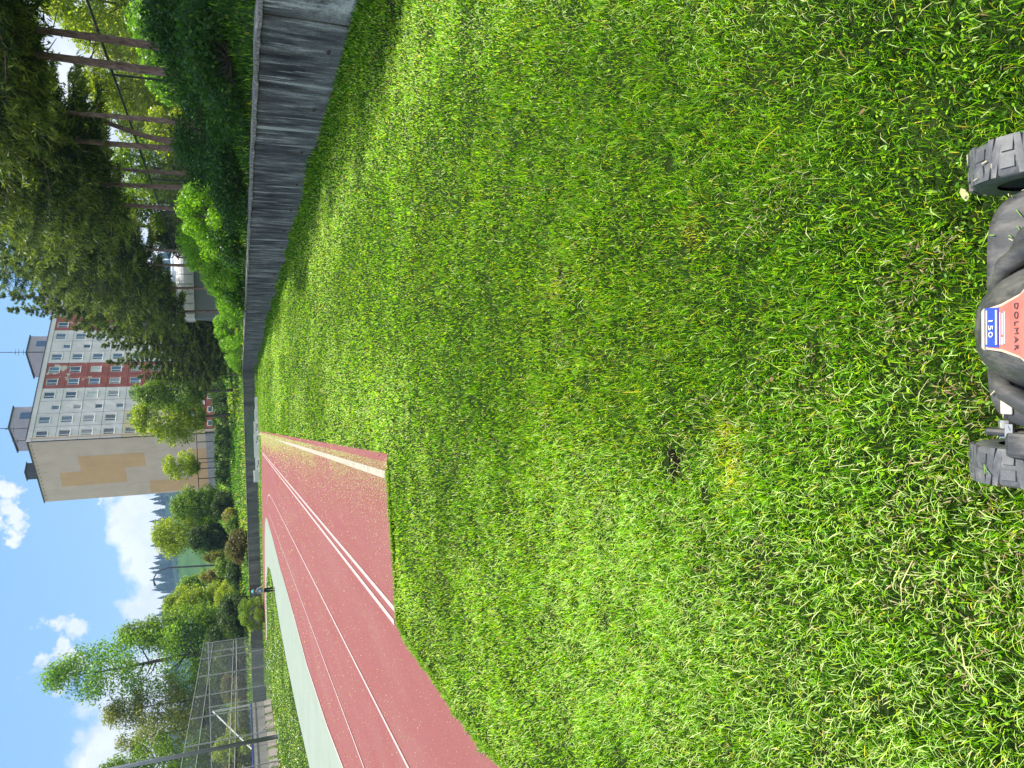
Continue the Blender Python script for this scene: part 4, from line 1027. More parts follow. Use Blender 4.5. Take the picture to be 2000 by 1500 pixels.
# hedgerow clumps on the meadow
Vs = []; Cs = []; n0 = 0
for i, c in enumerate(crest2[::1]):
    for q in range(5):
        d = unit(rg.normal(size=(26, 3))); P = np.array([c.x*(1-.03*q)+rg.normal()*5, 520-q*22-rg.uniform(0, 12), c.z*(1-.018*q*q)+1.0])
        if q and rg.uniform() < .8: continue
        pp = P + d*np.array([4, 4, 2.8])*rg.uniform(.4, 1, (26, 1)); u = unit(np.cross(d, rg.normal(size=(26, 3)))); v = np.cross(d, u)
        V, _ = quads_from(pp, u, v, np.full(26, 1.1), np.full(26, .8)); Vs.append(V); Cs.append(np.tile(np.array([.03,.06,.025])*rg.uniform(.7, 1.4), (104, 1)))
V = np.concatenate(Vs); o = arrays_obj('far_hedgerow', V, np.arange(len(V)).reshape(-1, 4), LEAF, np.concatenate(Cs)); tag(o, kind='stuff')

# ---------------------------------------------------------------- child
def skin_body(name, verts, edges, radii, mt, parent, sub=2):
    me = bpy.data.meshes.new(name); me.from_pydata(verts, edges, []); o = bpy.data.objects.new(name, me); COL.objects.link(o)
    me.materials.append(mt); o.parent = parent
    md = o.modifiers.new('skin', 'SKIN'); md.use_smooth_shade = True
    for i, r_ in enumerate(radii):
        r_ = r_ if isinstance(r_, tuple) else (r_, r_); me.skin_vertices[0].data[i].radius = r_
    me.skin_vertices[0].data[0].use_root = True
    sm = o.modifiers.new('sub', 'SUBSURF'); sm.levels = sub; sm.render_levels = sub
    return o
SKIN = mat('skin', color=(.52,.30,.21), rough=.6); SHIRT = mat('grey_blue_shirt', color=(.14,.20,.29), rough=.9); TROU = mat('black_trousers', color=(.012,.013,.018), rough=.9)
CAP = mat('turquoise_cap', color=(.05,.42,.50), rough=.7); CAPP = mat('lime_cap_rim', color=(.42,.70,.10), rough=.7); HAIR = mat('brown_hair', color=(.07,.04,.025), rough=.8); SHOE = mat('dark_shoe', color=(.03,.03,.035), rough=.7)
pc = g(537.5, 1150); ch = empty('person', (pc.x, pc.y, .016), 0); tag(ch, 'child in turquoise cap, grey-blue shirt and black trousers at the green lane edge', 'person')
ch.scale = (.93,.93,.93)
bv = [(0,0,.50),(0,0,.60),(0,0,.72),(0,0,.82),(0,0,.88),(0,0,.97),(0,-.005,1.04),
      (.055,0,.48),(.06,-.01,.27),(.06,.01,.05),(.065,-.07,.025), (-.055,0,.48),(-.075,.02,.27),(-.08,.05,.05),(-.085,-.03,.025),
      (.10,0,.80),(.17,-.03,.68),(.235,-.07,.565),(.25,-.085,.53), (-.10,0,.80),(-.13,-.02,.66),(-.12,-.07,.55),(-.12,-.085,.52)]
be = [(0,1),(1,2),(2,3),(3,4),(4,5),(5,6),(0,7),(7,8),(8,9),(9,10),(0,11),(11,12),(12,13),(13,14),(3,15),(15,16),(16,17),(17,18),(3,19),(19,20),(20,21),(21,22)]
br = [(.075,.06),(.075,.058),(.085,.06),(.07,.05),.032,(.072,.078),(.05,.055), .055,.042,.03,.028, .055,.042,.03,.028, .036,.026,.02,.018, .036,.026,.02,.018]
skin_body('body', bv, be, br, SKIN, ch)
for sx_, (hx, hy, hz_) in ((1,(.25,-.085,.53)),(-1,(-.12,-.085,.52))):    # hands: a palm, four fingers and a thumb
    hv = [(hx,hy,hz_),(hx,hy-.01,hz_-.035)]; he = [(0,1)]; hr = [.016,(.02,.012)]
    for k in range(4):
        ox = (-.018+.012*k); i = len(hv); ln = (.030,.036,.034,.027)[k]; hv += [(hx+ox, hy-.012, hz_-.05), (hx+ox*1.15, hy-.022, hz_-.05-ln)]; he += [(1,i),(i,i+1)]; hr += [.0065,.005]
    i = len(hv); hv += [(hx-sx_*.024, hy-.02, hz_-.03),(hx-sx_*.032, hy-.032, hz_-.052)]; he += [(0,i),(i,i+1)]; hr += [.008,.006]
    skin_body('hand', hv, he, hr, SKIN, ch, 1)
skin_body('shirt', [(0,0,.53),(0,0,.60),(0,0,.72),(0,0,.81),(0,0,.855),(.10,0,.805),(.15,-.02,.72),(-.10,0,.805),(-.127,-.015,.71)], [(0,1),(1,2),(2,3),(3,4),(3,5),(5,6),(3,7),(7,8)], [(.098,.075),(.092,.07),(.098,.072),(.082,.06),.04,.046,.045,.046,.045], SHIRT, ch)
skin_body('trousers', [(0,0,.55),(0,0,.48),(.055,0,.45),(.06,-.01,.27),(.06,.01,.075),(-.055,0,.45),(-.075,.02,.27),(-.08,.045,.075)], [(0,1),(1,2),(2,3),(3,4),(1,5),(5,6),(6,7)], [(.09,.07),(.09,.072),.066,.054,.046,.066,.054,.046], TROU, ch)
for sx_, yy in ((.06,.01),(-.08,.045)):
    skin_body('shoe', [(sx_,yy+.02,.035),(sx_,yy-.05,.03),(sx_,yy-.11,.025)], [(0,1),(1,2)], [.038,.036,.028], SHOE, ch, 1)
def ellipsoid(name, c, r_, mt, parent, zmin=-1, seg=16):
    bm = bmesh.new(); bmesh.ops.create_uvsphere(bm, u_segments=seg, v_segments=12, radius=1)
    for v in list(bm.verts):
        if v.co.z < zmin-.01: bm.verts.remove(v)
    for v in bm.verts: v.co = Vector((v.co.x*r_[0]+c[0], v.co.y*r_[1]+c[1], v.co.z*r_[2]+c[2]))
    for f in bm.faces: f.smooth = True
    me = bpy.data.meshes.new(name); bm.to_mesh(me); bm.free(); me.materials.append(mt); o = bpy.data.objects.new(name, me); COL.objects.link(o); o.parent = parent; return o
ellipsoid('hair', (0,.012,.985), (.086,.092,.095), HAIR, ch, -.55)
cp_ = ellipsoid('cap', (0,.002,1.01), (.094,.102,.09), CAP, ch, 0)
mb = MB(); mb.tube([(0,0,1.0),(0,0,1.018)], .097, 16); mb.box((-.03,-.13,1.005), (.13,.10,.010)); mb.build('cap_brim', CAPP, cp_)
for sx_ in (-1,1): ellipsoid('ear', (sx_*.078,0,.965), (.012,.02,.026), SKIN, ch)
for sx_ in (-1,1): ellipsoid('eye', (sx_*.03,-.078,.975), (.011,.008,.008), DARK, ch)
ellipsoid('nose', (0,-.088,.955), (.011,.016,.014), SKIN, ch)
ellipsoid('mouth', (0,-.078,.925), (.022,.008,.006), mat('lip', color=(.35,.12,.10)), ch)
PRNT = mat('pale_print', color=(.55,.58,.6), rough=.9); mb = MB(); mb.box((0,-.083,.70),(.07,.012,.06)); mb.build('shirt_print', PRNT, ch, bevel=.004)

# ---------------------------------------------------------------- lawn mower
def m_black(t, b):
    P = t.new('ShaderNodeTexCoord').outputs['Object']; f = t.noise(P, 9, 6, .7); f2 = t.noise(t.mapping(P, (1,.25,1)), 30, 5, .7)
    c = t.ramp(f, [(.35, (.026,.027,.029)), (.65, (.062,.061,.060))]); c = t.mix(t.ramp(f2, [(.45, 0), (.65, .6)]), c, (.19,.175,.15)); t.set(b, 'Base__Color', c)
    t.set(b, 'Roughness', t.ramp(f, [(.3, .38), (.7, .62)]))
BLACKP = mat('dusty_black_plastic', m_black, rough=.5)
def m_tyre(t, b):
    P = t.new('ShaderNodeTexCoord').outputs['Object']; f = t.noise(P, 22, 6, .7)
    t.set(b, 'Base__Color', t.ramp(f, [(.35, (.045,.047,.052)), (.58, (.115,.117,.12)), (.78, (.30,.26,.20))]))
TYRE = mat('dusty_tyre', m_tyre, rough=.55); GROOVE = mat('tyre_groove', color=(.02,.02,.022), rough=.9)
NX = -.030
mw = empty('lawn_mower', (.084, .50, 0), R(-1.5)); tag(mw, 'dusty black lawn mower with a red and blue sticker at the bottom of the view', 'lawn mower')
def prof_tube(name, sections, mt, parent, bevel=0, n=40):
    """lofted shell: sections = [(z, outline points)], closed on top"""
    bm = bmesh.new(); rings = []
    for z, pts in sections: rings.append([bm.verts.new((p[0], p[1], (p[2] if len(p) > 2 else z))) for p in pts])
    for a, b in zip(rings[:-1], rings[1:]):
        m_ = len(a)
        for k in range(m_): bm.faces.new((a[k], a[(k+1) % m_], b[(k+1) % m_], b[k]))
    bm.faces.new(rings[-1]); bmesh.ops.recalc_face_normals(bm, faces=bm.faces)
    for f in bm.faces: f.smooth = True
    me = bpy.data.meshes.new(name); bm.to_mesh(me); bm.free(); me.materials.append(mt); o = bpy.data.objects.new(name, me); COL.objects.link(o); o.parent = parent
    return o
def deck_outline(w_, front, rear, bulge, nb=48, ex=3.2):
    pts = []
    for k in range(nb):
        a = 2*math.pi*k/nb; c, s = math.cos(a), math.sin(a)
        x = w_*math.copysign(abs(c)**(2/ex), c); y0 = (front if s > 0 else -rear)*abs(s)**(2/ex)
        if s > 0: y0 = y0 - bulge*(1-math.exp(-(x/.105)**2))*abs(s)**(2/ex)
        pts.append((x, y0))
    return pts
# mower frame: origin under the deck centre, +y ahead; wheels ahead at y = .30
secs = []
for (z, sw, sf) in ((.055, 1.0, 1.0), (.10, 1.0, 1.0), (.17, .99, 1.0), (.188, .975, .985), (.197, .95, .965), (.200, .90, .93)):
    secs.append((z, [(x*sw, y*sf) for x, y in deck_outline(.190, .284, .33, .0, ex=7)]))
deck = prof_tube('deck', secs, BLACKP, mw)
# the rounded nose cowl in the middle, sloping up and back
secs = []
for (z, hw, yf, yr) in ((.09,.122,.275,-.10),(.16,.122,.284,-.11),(.20,.118,.284,-.12),(.228,.112,.272,-.12),(.252,.104,.245,-.12),(.275,.096,.19,-.12),(.292,.080,.10,-.10),(.300,.06,.02,-.08)):
    pts = []
    for k in range(44):
        a = 2*math.pi*k/44; c, s = math.cos(a), math.sin(a); ex = 2.9
        x = hw*math.copysign(abs(c)**(2/ex), c); y = (yf if s > 0 else -yr)*math.copysign(abs(s)**(2/(2.0 if s > 0 else 4)), s); pts.append((x+NX, y))
    secs.append((z, pts))
cowl = prof_tube('nose_cowl', secs, BLACKP, mw)
# raised shoulders that flow from the nose out to the sides
for sg in (-1, 1):
    mb = MB(); mb.tube([(NX+sg*.060,.255,.205),(NX+sg*.095,.225,.226),(NX+sg*.122,.165,.238),(NX+sg*.142,.08,.243),(NX+sg*.15,-.05,.243)], [.010,.014,.017,.02,.02], 12); mb.build('shoulder_rib', BLACKP, mw, smooth=True)
    if sg == -1: continue
    mb = MB(); mb.tube([(NX+sg*.095,.245,.19),(NX+sg*.135,.205,.206),(NX+sg*.165,.14,.21),(NX+sg*.175,.05,.21)], [.010,.016,.018,.018], 12); mb.build('outer_rib', BLACKP, mw, smooth=True)
def cowl_pt(x, s):   # point on the sloping nose: s from 0 (front) to 1 (top rear)
    ys_ = [.284,.272,.245,.19,.10]; zs_ = [.200,.228,.252,.275,.292]; f = s*4; i = min(3, int(f)); q = f-i
    y = ys_[i]+(ys_[i+1]-ys_[i])*q; z = zs_[i]+(zs_[i+1]-zs_[i])*q; hw = .112-.02*s
    e = max(0, 1-(abs(x)/hw)**2.9)**(1/2.0)
    return Vector((x, y*(.0+e), z))
ST_R = mat('red_sticker', color=(.60,.16,.125), rough=.5, noise=.18, nscale=25); ST_E = mat('sticker_edge', color=(.60,.45,.33), rough=.6); ST_B = mat('blue_sticker', color=(.035,.075,.48), rough=.35); ST_W = mat('sticker_white', color=(.75,.75,.80), rough=.4); ST_K = mat('sticker_text', color=(.10,.07,.09), rough=.6)
# a flat sloping badge plate carries the stickers
Bz = Vector((0, .50, .87)).normalized(); Bx = Vector((1,0,0)); By = Bz.cross(Bx); BCc = Vector((NX,.176,.2925))
def bp(x, y, o=0): return BCc + Bx*x + By*y + Bz*o      # By points ahead and down
def plate(name, pts, o, th, mt, parent=mw):
    mb = MB(); n = len(pts); vs = [bp(x, y, o) for x, y in pts] + [bp(x, y, o-th) for x, y in pts]
    mb.add(vs, [tuple(range(n)), tuple(range(2*n-1, n-1, -1))]+[(k, n+k, n+(k+1) % n, (k+1) % n) for k in range(n)]); return mb.build(name, mt, parent)
fy = .062
plate('front_label', [(-.031,.066),(.031,.066),(.027,.0735),(-.027,.0735)], .001, .012, mat('cream_strip', color=(.62,.54,.44), rough=.6, noise=.25, nscale=60))
badge = plate('badge_plate', [(-.030,fy),(-.034,.02),(-.044,-.03),(-.056,-.052),(-.050,-.060),(.050,-.060),(.056,-.052),(.044,-.03),(.034,.02),(.030,fy)][::-1], .0, .022, ST_E)
plate('red_sticker', [(-.027,fy-.006),(-.030,.018),(-.040,-.028),(-.050,-.050),(.050,-.050),(.040,-.028),(.030,.018),(.027,fy-.006)][::-1], .0016, .002, ST_R, badge)
plate('blue_sticker', [(-.028,.022),(.029,.022),(.031,.058),(-.026,.058)], .0032, .002, ST_B, badge)
for (x0, x1, y0, y1) in ((-.024,.026,.0245,.0275),(-.023,.027,.052,.0540)): plate('white_bar', [(x0,y0),(x1,y0),(x1,y1),(x0,y1)], .0042, .001, ST_W, badge)
for (x0, x1, y0, y1) in ((-.024,.022,.0165,.0180),(-.023,.022,.0040,.0060),(-.024,-.014,.009,.013),(-.010,.020,.0095,.0115)): plate('white_bar', [(x0,y0),(x1,y0),(x1,y1),(x0,y1)], .0032, .001, ST_W, badge)
def lettering(body, x, y, size, mt, name, o, parent, spacing=1.0, ext=.0004):
    cu = bpy.data.curves.new(name, 'FONT'); cu.body = body; cu.size = size; cu.align_x = 'CENTER'; cu.align_y = 'CENTER'; cu.extrude = ext; cu.space_character = spacing
    tmp = bpy.data.objects.new(name, cu); COL.objects.link(tmp); dg = bpy.context.evaluated_depsgraph_get(); me = bpy.data.meshes.new_from_object(tmp.evaluated_get(dg)); bpy.data.objects.remove(tmp)
    me.materials.clear(); me.materials.append(mt); ob = bpy.data.objects.new(name, me); COL.objects.link(ob); ob.parent = parent
    # read from the front of the machine: letters' up points back towards the handle
    mt4 = Matrix((-Bx, -By, Bz)).transposed().to_4x4(); mt4.translation = bp(x, y, o); ob.matrix_local = mt4; return ob
lettering('DOLMAR', -.0, -.024, .0135, ST_K, 'lettering', .0028, badge, 1.3)
lettering('150', .001, .0395, .018, ST_W, 'number_print', .0048, badge, 1.1)
# cream scuffed maker plate on the very front
CREAM = mat('cream_label', color=(.62,.54,.44), rough=.6, noise=.25, nscale=60)

mb = MB(); mb.box((-.145,.240,.2025),(.030,.018,.004)); o = mb.build('cream_tag', CREAM, mw, bevel=.003)
mb = MB(); mb.box((NX,.060,.298),(.095,.085,.03)); mb.build('cooling_grille', mat('dark_maroon_grille', color=(.035,.012,.014), rough=.5), mw, bevel=.006)
def wheel(xc, yc, rad, wid):
    w_ = empty('wheel', (xc, yc, rad-.012)); w_.parent = mw
    bm = bmesh.new(); n = 72; prof_ = [(-.5,.60),(-.5,.90),(-.42,.972),(-.15,1.0),(.15,1.0),(.42,.972),(.5,.90),(.5,.60)]; rings = []
    for k in range(n):
        a = 2*math.pi*k/n; rings.append([bm.verts.new((wid*px, rad*pr_*math.cos(a), rad*pr_*math.sin(a))) for px, pr_ in prof_])
    for k in range(n):
        A_, B_ = rings[k], rings[(k+1) % n]
        for j in range(len(prof_)-1): bm.faces.new((A_[j], A_[j+1], B_[j+1], B_[j]))
    bmesh.ops.recalc_face_normals(bm, faces=bm.faces)
    for f in bm.faces: f.smooth = True
    me = bpy.data.meshes.new('tyre'); bm.to_mesh(me); bm.free(); me.materials.append(TYRE); ty = bpy.data.objects.new('tyre', me); COL.objects.link(ty); ty.parent = w_
    # raised tread lugs in the photograph's zigzag of open boxes, with dark channels between
    mb = MB(); nl = 13; gr = MB()
    def lug(x0, x1, a0, a1, skew, h=.0032, tgt=mb, r_base=1.0):
        vs = []; m_ = 5
        for i in range(m_+1):
            a = a0+(a1-a0)*i/m_
            for (x, e) in ((x0, -1), (x1, 1)):
                aa = a + skew*(x/wid)
                for hh_ in (-.003, h):
                    rb = rad*(1 - .10*max(0, abs(x/wid)-.30)) + hh_ - .0012*(abs(x/wid)*2)**2; vs.append((x, rb*math.cos(aa), rb*math.sin(aa)))
        fs = []
        for i in range(m_):
            b = i*4; fs += [(b+1, b+3, b+7, b+5), (b, b+1, b+5, b+4), (b+3, b+2, b+6, b+7)]
        fs += [(0,2,3,1), (m_*4+1, m_*4+3, m_*4+2, m_*4)]
        tgt.add(vs, fs)
    st_ = 2*math.pi/nl
    for k in range(nl):
        a = k*st_; sk = .10 if k % 2 else -.10; f = 1 if k % 2 else -1
        lug(-.48*wid, .48*wid, a+.02, a+.11, sk)                    # cross bar
        lug(-.48*wid, .48*wid, a+st_-.12, a+st_-.02, -sk)           # cross bar, leaning the other way
        lug(*sorted((f*.48*wid, f*.10*wid)), a+.15, a+st_-.16, 0)   # the filled half
        lug(*sorted((-f*.30*wid, -f*.04*wid)), a+.13, a+st_-.14, 0, h=.0018)
    tr_ = mb.build('tread', TYRE, ty)
    mb = MB(); mb.tube([(-wid*.42,0,0),(wid*.42,0,0)], rad*.62, 28); mb.tube([(-wid*.5,0,0),(wid*.5,0,0)], rad*.2, 16); mb.build('rim', GROOVE, w_)
    return w_
wheel(.240, .262, .098, .064); wheel(-.246, .262, .098, .062); wheel(.237, -.36, .11, .05); wheel(-.247, -.36, .11, .05)
# axle bracket beside the left front wheel
mb = MB(); mb.box((-.201,.205,.150),(.030,.105,.070)); mb.box((-.208,.155,.187),(.040,.19,.014)); mb.box((-.190,.262,.165),(.012,.05,.05)); mb.build('height_bracket', BLACKP, mw, bevel=.010)
mb = MB(); mb.tube([(-.20,.265,.165),(-.172,.265,.165)], .012, 12); mb.box((-.186,.245,.188),(.020,.012,.006)); mb.build('axle_nut', mat('bare_steel', color=(.45,.43,.40), rough=.35, metal=.9), mw)
mb = MB(); mb.tube([(-.24,.262,.086),(.23,.262,.086)], .008, 8); mb.build('axle', METAL, mw)
mb = MB(); mb.tube([(0,-.12,.20),(0,-.12,.33)], .12, 28); mb.box((0,-.12,.345),(.17,.17,.03)); mb.build('engine', BLACKP, mw, bevel=.008)
for sg in (-1, 1): mb = MB(); mb.tube([(sg*.17,-.30,.18),(sg*.19,-.55,.50),(sg*.2,-.86,.93)], .012, 8); mb.build('handle_bar', METAL, mw)
mb = MB(); mb.tube([(-.2,-.86,.93),(.2,-.86,.93)], .014, 8); mb.build('handle_grip', BLACKP, mw)
mb = MB(); mb.box((.0,-.44,.22),(.34,.28,.22)); mb.build('grass_box', BLACKP, mw, bevel=.03)

# bits of cut grass stuck to the mower
rgm = np.random.default_rng(77); mb = MB()
for k in range(90):
    if k < 70: c = Vector((rgm.uniform(-.185,.185), rgm.uniform(.08,.262), .2035)); nz_ = Vector((0,0,1))
    else:
        xw = .240 if k % 2 else -.246; a = rgm.uniform(.2, 1.5); c = Vector((xw+rgm.uniform(-.03,.03), .262+.1025*math.cos(a), .086+.1025*math.sin(a))); nz_ = Vector((0, math.cos(a), math.sin(a)))
    u_ = nz_.orthogonal().normalized(); v_ = nz_.cross(u_); th = rgm.uniform(0, 6.28); d_ = u_*math.cos(th)+v_*math.sin(th); e_2 = nz_.cross(d_); L_ = rgm.uniform(.002,.008); w_2 = rgm.uniform(.0005,.0010)
    mb.poly([c-d_*L_-e_2*w_2, c+d_*L_-e_2*w_2, c+d_*L_+e_2*w_2+nz_*.001, c-d_*L_+e_2*w_2], k % 2)
so = mb.build('stuck_clippings', [mat('stuck_green', color=(.14,.28,.03), rough=.7), mat('stuck_straw', color=(.50,.46,.26), rough=.8)], mw); tag(so, kind='stuff')

# ---------------------------------------------------------------- grass
Cx = np.array([CP.x, CP.y, CP.z]); Fw = np.array(FWD); Rt = np.array(RIGHT); Upv = np.array(UP)
def in_view(P, margin=150):
    d = P - Cx; k = FPX/np.maximum(d@Fw, .05); u = 750+k*(d@Rt); v = 1000-k*(d@Upv)
    return (d@Fw > .2) & (u > -margin) & (u < 1500+margin) & (v < 2000+margin)
def scatter(n, dmin, dmax, dens, az=math.radians(72), seed=1):
    """n candidate ground points with areal density proportional to dens(distance)"""
    rg = np.random.default_rng(seed); dd = np.linspace(dmin, dmax, 3000); pdf = dens(dd)*dd; cdf = np.cumsum(pdf); cdf /= cdf[-1]
    d = np.interp(rg.uniform(0, 1, n), cdf, dd); a = rg.uniform(-az, az, n)
    return d*np.sin(a), d*np.cos(a)
def total(dmin, dmax, dens, az=math.radians(72)):
    dd = np.linspace(dmin, dmax, 3000); return int((dens(dd)*dd).sum()*(dd[1]-dd[0])*2*az)
def blades(x, y, z, L, wd, tilt, rg, curve=.5, az=None):
    """three-triangle bent blades"""
    n = len(x); az = rg.uniform(0, 2*math.pi, n) if az is None else az
    h = np.stack([np.cos(az), np.sin(az), np.zeros(n)], 1); side = np.stack([-np.sin(az), np.cos(az), np.zeros(n)], 1)
    tw = rg.normal(size=(n, 1))*.5; side = unit(side + h*tw + np.array([0,0,1])*rg.normal(size=(n, 1))*.25)
    p0 = np.stack([x, y, z], 1); t1 = tilt*.6; t2 = np.minimum(tilt*(1+curve), 1.75)
    d1 = h*np.sin(t1)[:, None]; d1[:, 2] = np.cos(t1); d2 = h*np.sin(t2)[:, None]; d2[:, 2] = np.cos(t2)
    p1 = p0 + d1*(L*.5)[:, None]; p2 = p1 + d2*(L*.5)[:, None]; s = side*(wd/2)[:, None]
    V = np.stack([p0-s*.8, p0+s*.8, p1+s, p1-s, p2], 1).reshape(-1, 3); b = (np.arange(n)*5)[:, None]
    F = np.concatenate([b+np.array([0,1,2]), b+np.array([0,2,3]), b+np.array([3,2,4])], 1).reshape(-1, 3)
    return V, F
PAL = np.array([(.016,.060,.002),(.085,.235,.003),(.20,.43,.005),(.38,.60,.012),(.52,.68,.20),(.70,.66,.32),(.62,.52,.03),(.34,.22,.10)])
def pick(prob, rg):   # prob (n,8) -> colours
    c = np.cumsum(prob/prob.sum(1, keepdims=True), 1); k = (rg.uniform(0, 1, (len(c), 1)) > c).sum(1); return PAL[np.minimum(k, 7)]
def clip_field(x, y):
    """where the mower has dropped pale clippings: loose swaths along the mowing direction"""
    u_ = x + .10*y; a = vnoise(u_*1.0, y*.28, 1.15, 5); b = vnoise(x, y, 3.3, 6); c = vnoise(x, y, .45, 7)
    return np.clip((a*.55+b*.25+c*.3-.42)*3.2, 0, 1)
yt = [tuple(g(1425, 850))[:2], tuple(g(1440, 925))[:2], tuple(g(1090, 560))[:2], tuple(g(1360,460))[:2]]
hole = [tuple(g(1318, 905))[:2], tuple(g(1385, 965))[:2], tuple(g(1310,322))[:2], tuple(g(1100,530))[:2], tuple(g(1190,1215))[:2], tuple(g(1730, 1370))[:2], tuple(g(1150, 745))[:2]]
def lawn_mask(x, y):
    return (x < wall_x(y)-.02) & (y < back_y(x)-.05) & (~in_poly(x, y, red_pts) | in_poly(x, y, tri_poly)) & ~(in_poly(x, y, gr_pts))
ND = lambda d: np.clip(150000/d**1.9, 170, 34000)
VV = []; FF = []; CC = []; base = 0
def push(V, F, C, per):
    global base
    VV.append(V); FF.append(F+base); CC.append(np.repeat(C, per, 0)); base += len(V)
N = total(.45, 64, ND); x, y = scatter(N, .45, 64, ND, seed=3)
k = lawn_mask(x, y) & in_view(np.stack([x, y, x*0+.02], 1), 650); x = x[k]; y = y[k]; rg = np.random.default_rng(4)
# edges against the red surface fray a little
x = x + rg.normal(size=len(x))*.012; n = len(x); d = np.hypot(x, y); nd = ND(d)
clump_ = vnoise(x, y, 9, 1); c2_n = vnoise(x, y, 22, 2); keep = rg.uniform(0, 1, n) < .55+.6*clump_
for hx, hy in hole: keep &= ~((x-hx)**2+(y-hy)**2 < rg.uniform(.3, 1.2, n)*(.0050 if (hx, hy) == hole[0] else .0016))
x, y, d, nd, clump_, c2_n = (q[keep] for q in (x, y, d, nd, clump_, c2_n)); n = len(x)
cf = clip_field(x, y); big = vnoise(x, y, .6, 9); dark = np.clip((vnoise(x, y, 2.1, 11)-.5)*2.4, 0, 1)
wd = np.clip(.00165*np.sqrt(34000/nd), .00165, .050)*rg.uniform(.6, 1.5, n); L = (.018+.022*clump_*rg.uniform(.5, 1.3, n))*np.where(d > 20, 1.25, 1)*np.clip(1+(wd-.012)*22, 1, 2.2)
tilt = np.clip(rg.normal(.70, .36, n), .06, 1.4)
z = np.zeros(n)+.0
azf = vnoise(x, y, 5.5, 17)*14+vnoise(x, y, 18, 18)*6+rg.normal(size=n)*1.25
V, F = blades(x, y, z, L, wd, tilt, rg, .25, az=azf)
ylw_ = np.clip((vnoise(x, y, 1.3, 19)-.45)*3, 0, 1)
pr = np.stack([.34+.48*dark+.3*(c2_n < .35), .40+.15*(1-big), .42+.15*big, .26+.20*big+.25*ylw_, .03+.22*cf**1.5, .02+.05*cf, .03+.07*ylw_, .02+.02*ylw_], 1)
for hx, hy in yt:
    near = np.exp(-((x-hx)**2+(y-hy)**2)/.0030)[:, None]; pr = pr*(1-near*.8)+near*np.array([0,.05,.2,.3,.15,.2,.9,.05])*1.2
C = pick(pr, rg)*(1+rg.uniform(-.4, .4, (n, 1))*np.clip(8/np.maximum(d, 1), .5, 1)[:, None])*(.93+.34*vnoise(x, y, .8, 20)+.26*cf)[:, None]; push(V, F, C, 5)
# mown clippings lying on top, pale undersides up
NC = lambda d: np.clip(64000/d**2, 10, 9000)
N = total(.45, 45, NC); x, y = scatter(N, .45, 45, NC, seed=7)
k = lawn_mask(x, y) & in_view(np.stack([x, y, x*0+.03], 1), 650); x = x[k]; y = y[k]; rg = np.random.default_rng(8); cf = clip_field(x, y)
k = rg.uniform(0, 1, len(x)) < .04+.80*cf**1.6; x, y, cf = x[k], y[k], cf[k]; n = len(x); d = np.hypot(x, y)
wd = np.clip(.0015*np.sqrt(9000/NC(d)), .0015, .026)*rg.uniform(.6, 1.6, n); L = rg.gamma(2.4, .0065, n)+.008+wd*.9; L = np.minimum(L, .06)
V, F = blades(x, y, rg.uniform(.018, .042, n), L, wd, np.clip(rg.normal(1.45, .18, n), 1.0, 1.75), rg, .05)
C = pick(np.tile([0,.0,.10,.22,.56,.12,.03,.02], (n, 1)), rg)*rg.uniform(.85, 1.3, (n, 1)); push(V, F, C, 5)
# long cut stems and straws close by
n = 190; x, y = scatter(n, .7, 5, lambda d: 1/d**1.3, seed=12); k = lawn_mask(x, y) & in_view(np.stack([x, y, x*0], 1), 600); x = x[k]; y = y[k]; n = len(x); rg = np.random.default_rng(13)
V, F = blades(x, y, rg.uniform(.03, .05, n), rg.uniform(.05, .13, n), rg.uniform(.0018, .0036, n), np.clip(rg.normal(1.5, .1, n), 1.2, 1.7), rg, .03)
push(V, F, pick(np.tile([0,0,.1,.25,.35,.35,.1,.03], (n, 1)), rg), 5)
# thatch: dry bits and bare soil showing in worn spots
n = 60000; x, y = scatter(n, .5, 9, lambda d: 1/d**1.6, seed=14); rg = np.random.default_rng(15); th_ = vnoise(x, y, 3.1, 25)*.6+vnoise(x, y, 9, 26)*.5+np.exp(-((x-.1)**2+(y-1.15)**2)/.12)*.16
k = lawn_mask(x, y) & (th_ > .76) & in_view(np.stack([x, y, x*0], 1), 650); x = x[k]; y = y[k]; n = len(x)
V, F = blades(x, y, rg.uniform(.012, .030, n), rg.uniform(.006, .022, n), rg.uniform(.0012, .0030, n)*np.clip(np.hypot(x, y)/2, 1, 3), np.full(n, 1.5), rg, .03)
push(V, F, np.array([(.50,.38,.20),(.36,.24,.12),(.60,.52,.30),(.24,.16,.08)])[rg.integers(0, 4, n)]*rg.uniform(.7, 1.2, (n, 1)), 5)
# clover and broad weeds
def leaves(n_, smin, smax, seed, dm=4.5, cols=(2,3,3,1,4), up=.7, zr=(.012,.045), pw=1.5):
    global base
    x, y = scatter(n_, .5, dm, lambda d: 1/d**pw, seed=seed); k = lawn_mask(x, y); rg = np.random.default_rng(seed+1)
    k &= rg.uniform(0, 1, len(x)) < vnoise(x, y, 2.6, 15)*1.5-.15; x, y = x[k], y[k]; n = len(x)
    nr = unit(rg.normal(size=(n, 3))*.45+np.array([0,0,up])); u = unit(np.cross(nr, rg.normal(size=(n, 3)))); v = np.cross(nr, u)
    s = rg.uniform(smin, smax, n)[:, None]; c = np.stack([x, y, rg.uniform(*zr, n)], 1); pts = []
    for a, r_ in ((0,1),(50,.95),(100,.8),(150,.9),(200,.8),(255,.95),(310,.9)): pts.append(c+(u*math.cos(R(a))*1.5+v*math.sin(R(a))*.8)*s*r_)
    V = np.stack([c-nr*s*.15]+pts, 1).reshape(-1, 3); b = (np.arange(n)*8)[:, None]
    F = np.concatenate([b+np.array([0,i,i+1 if i < 7 else 1]) for i in range(1, 8)], 1).reshape(-1, 3)
    push(V, F, PAL[rg.choice(cols, n)]*rg.uniform(.7, 1.25, (n, 1)), 8)
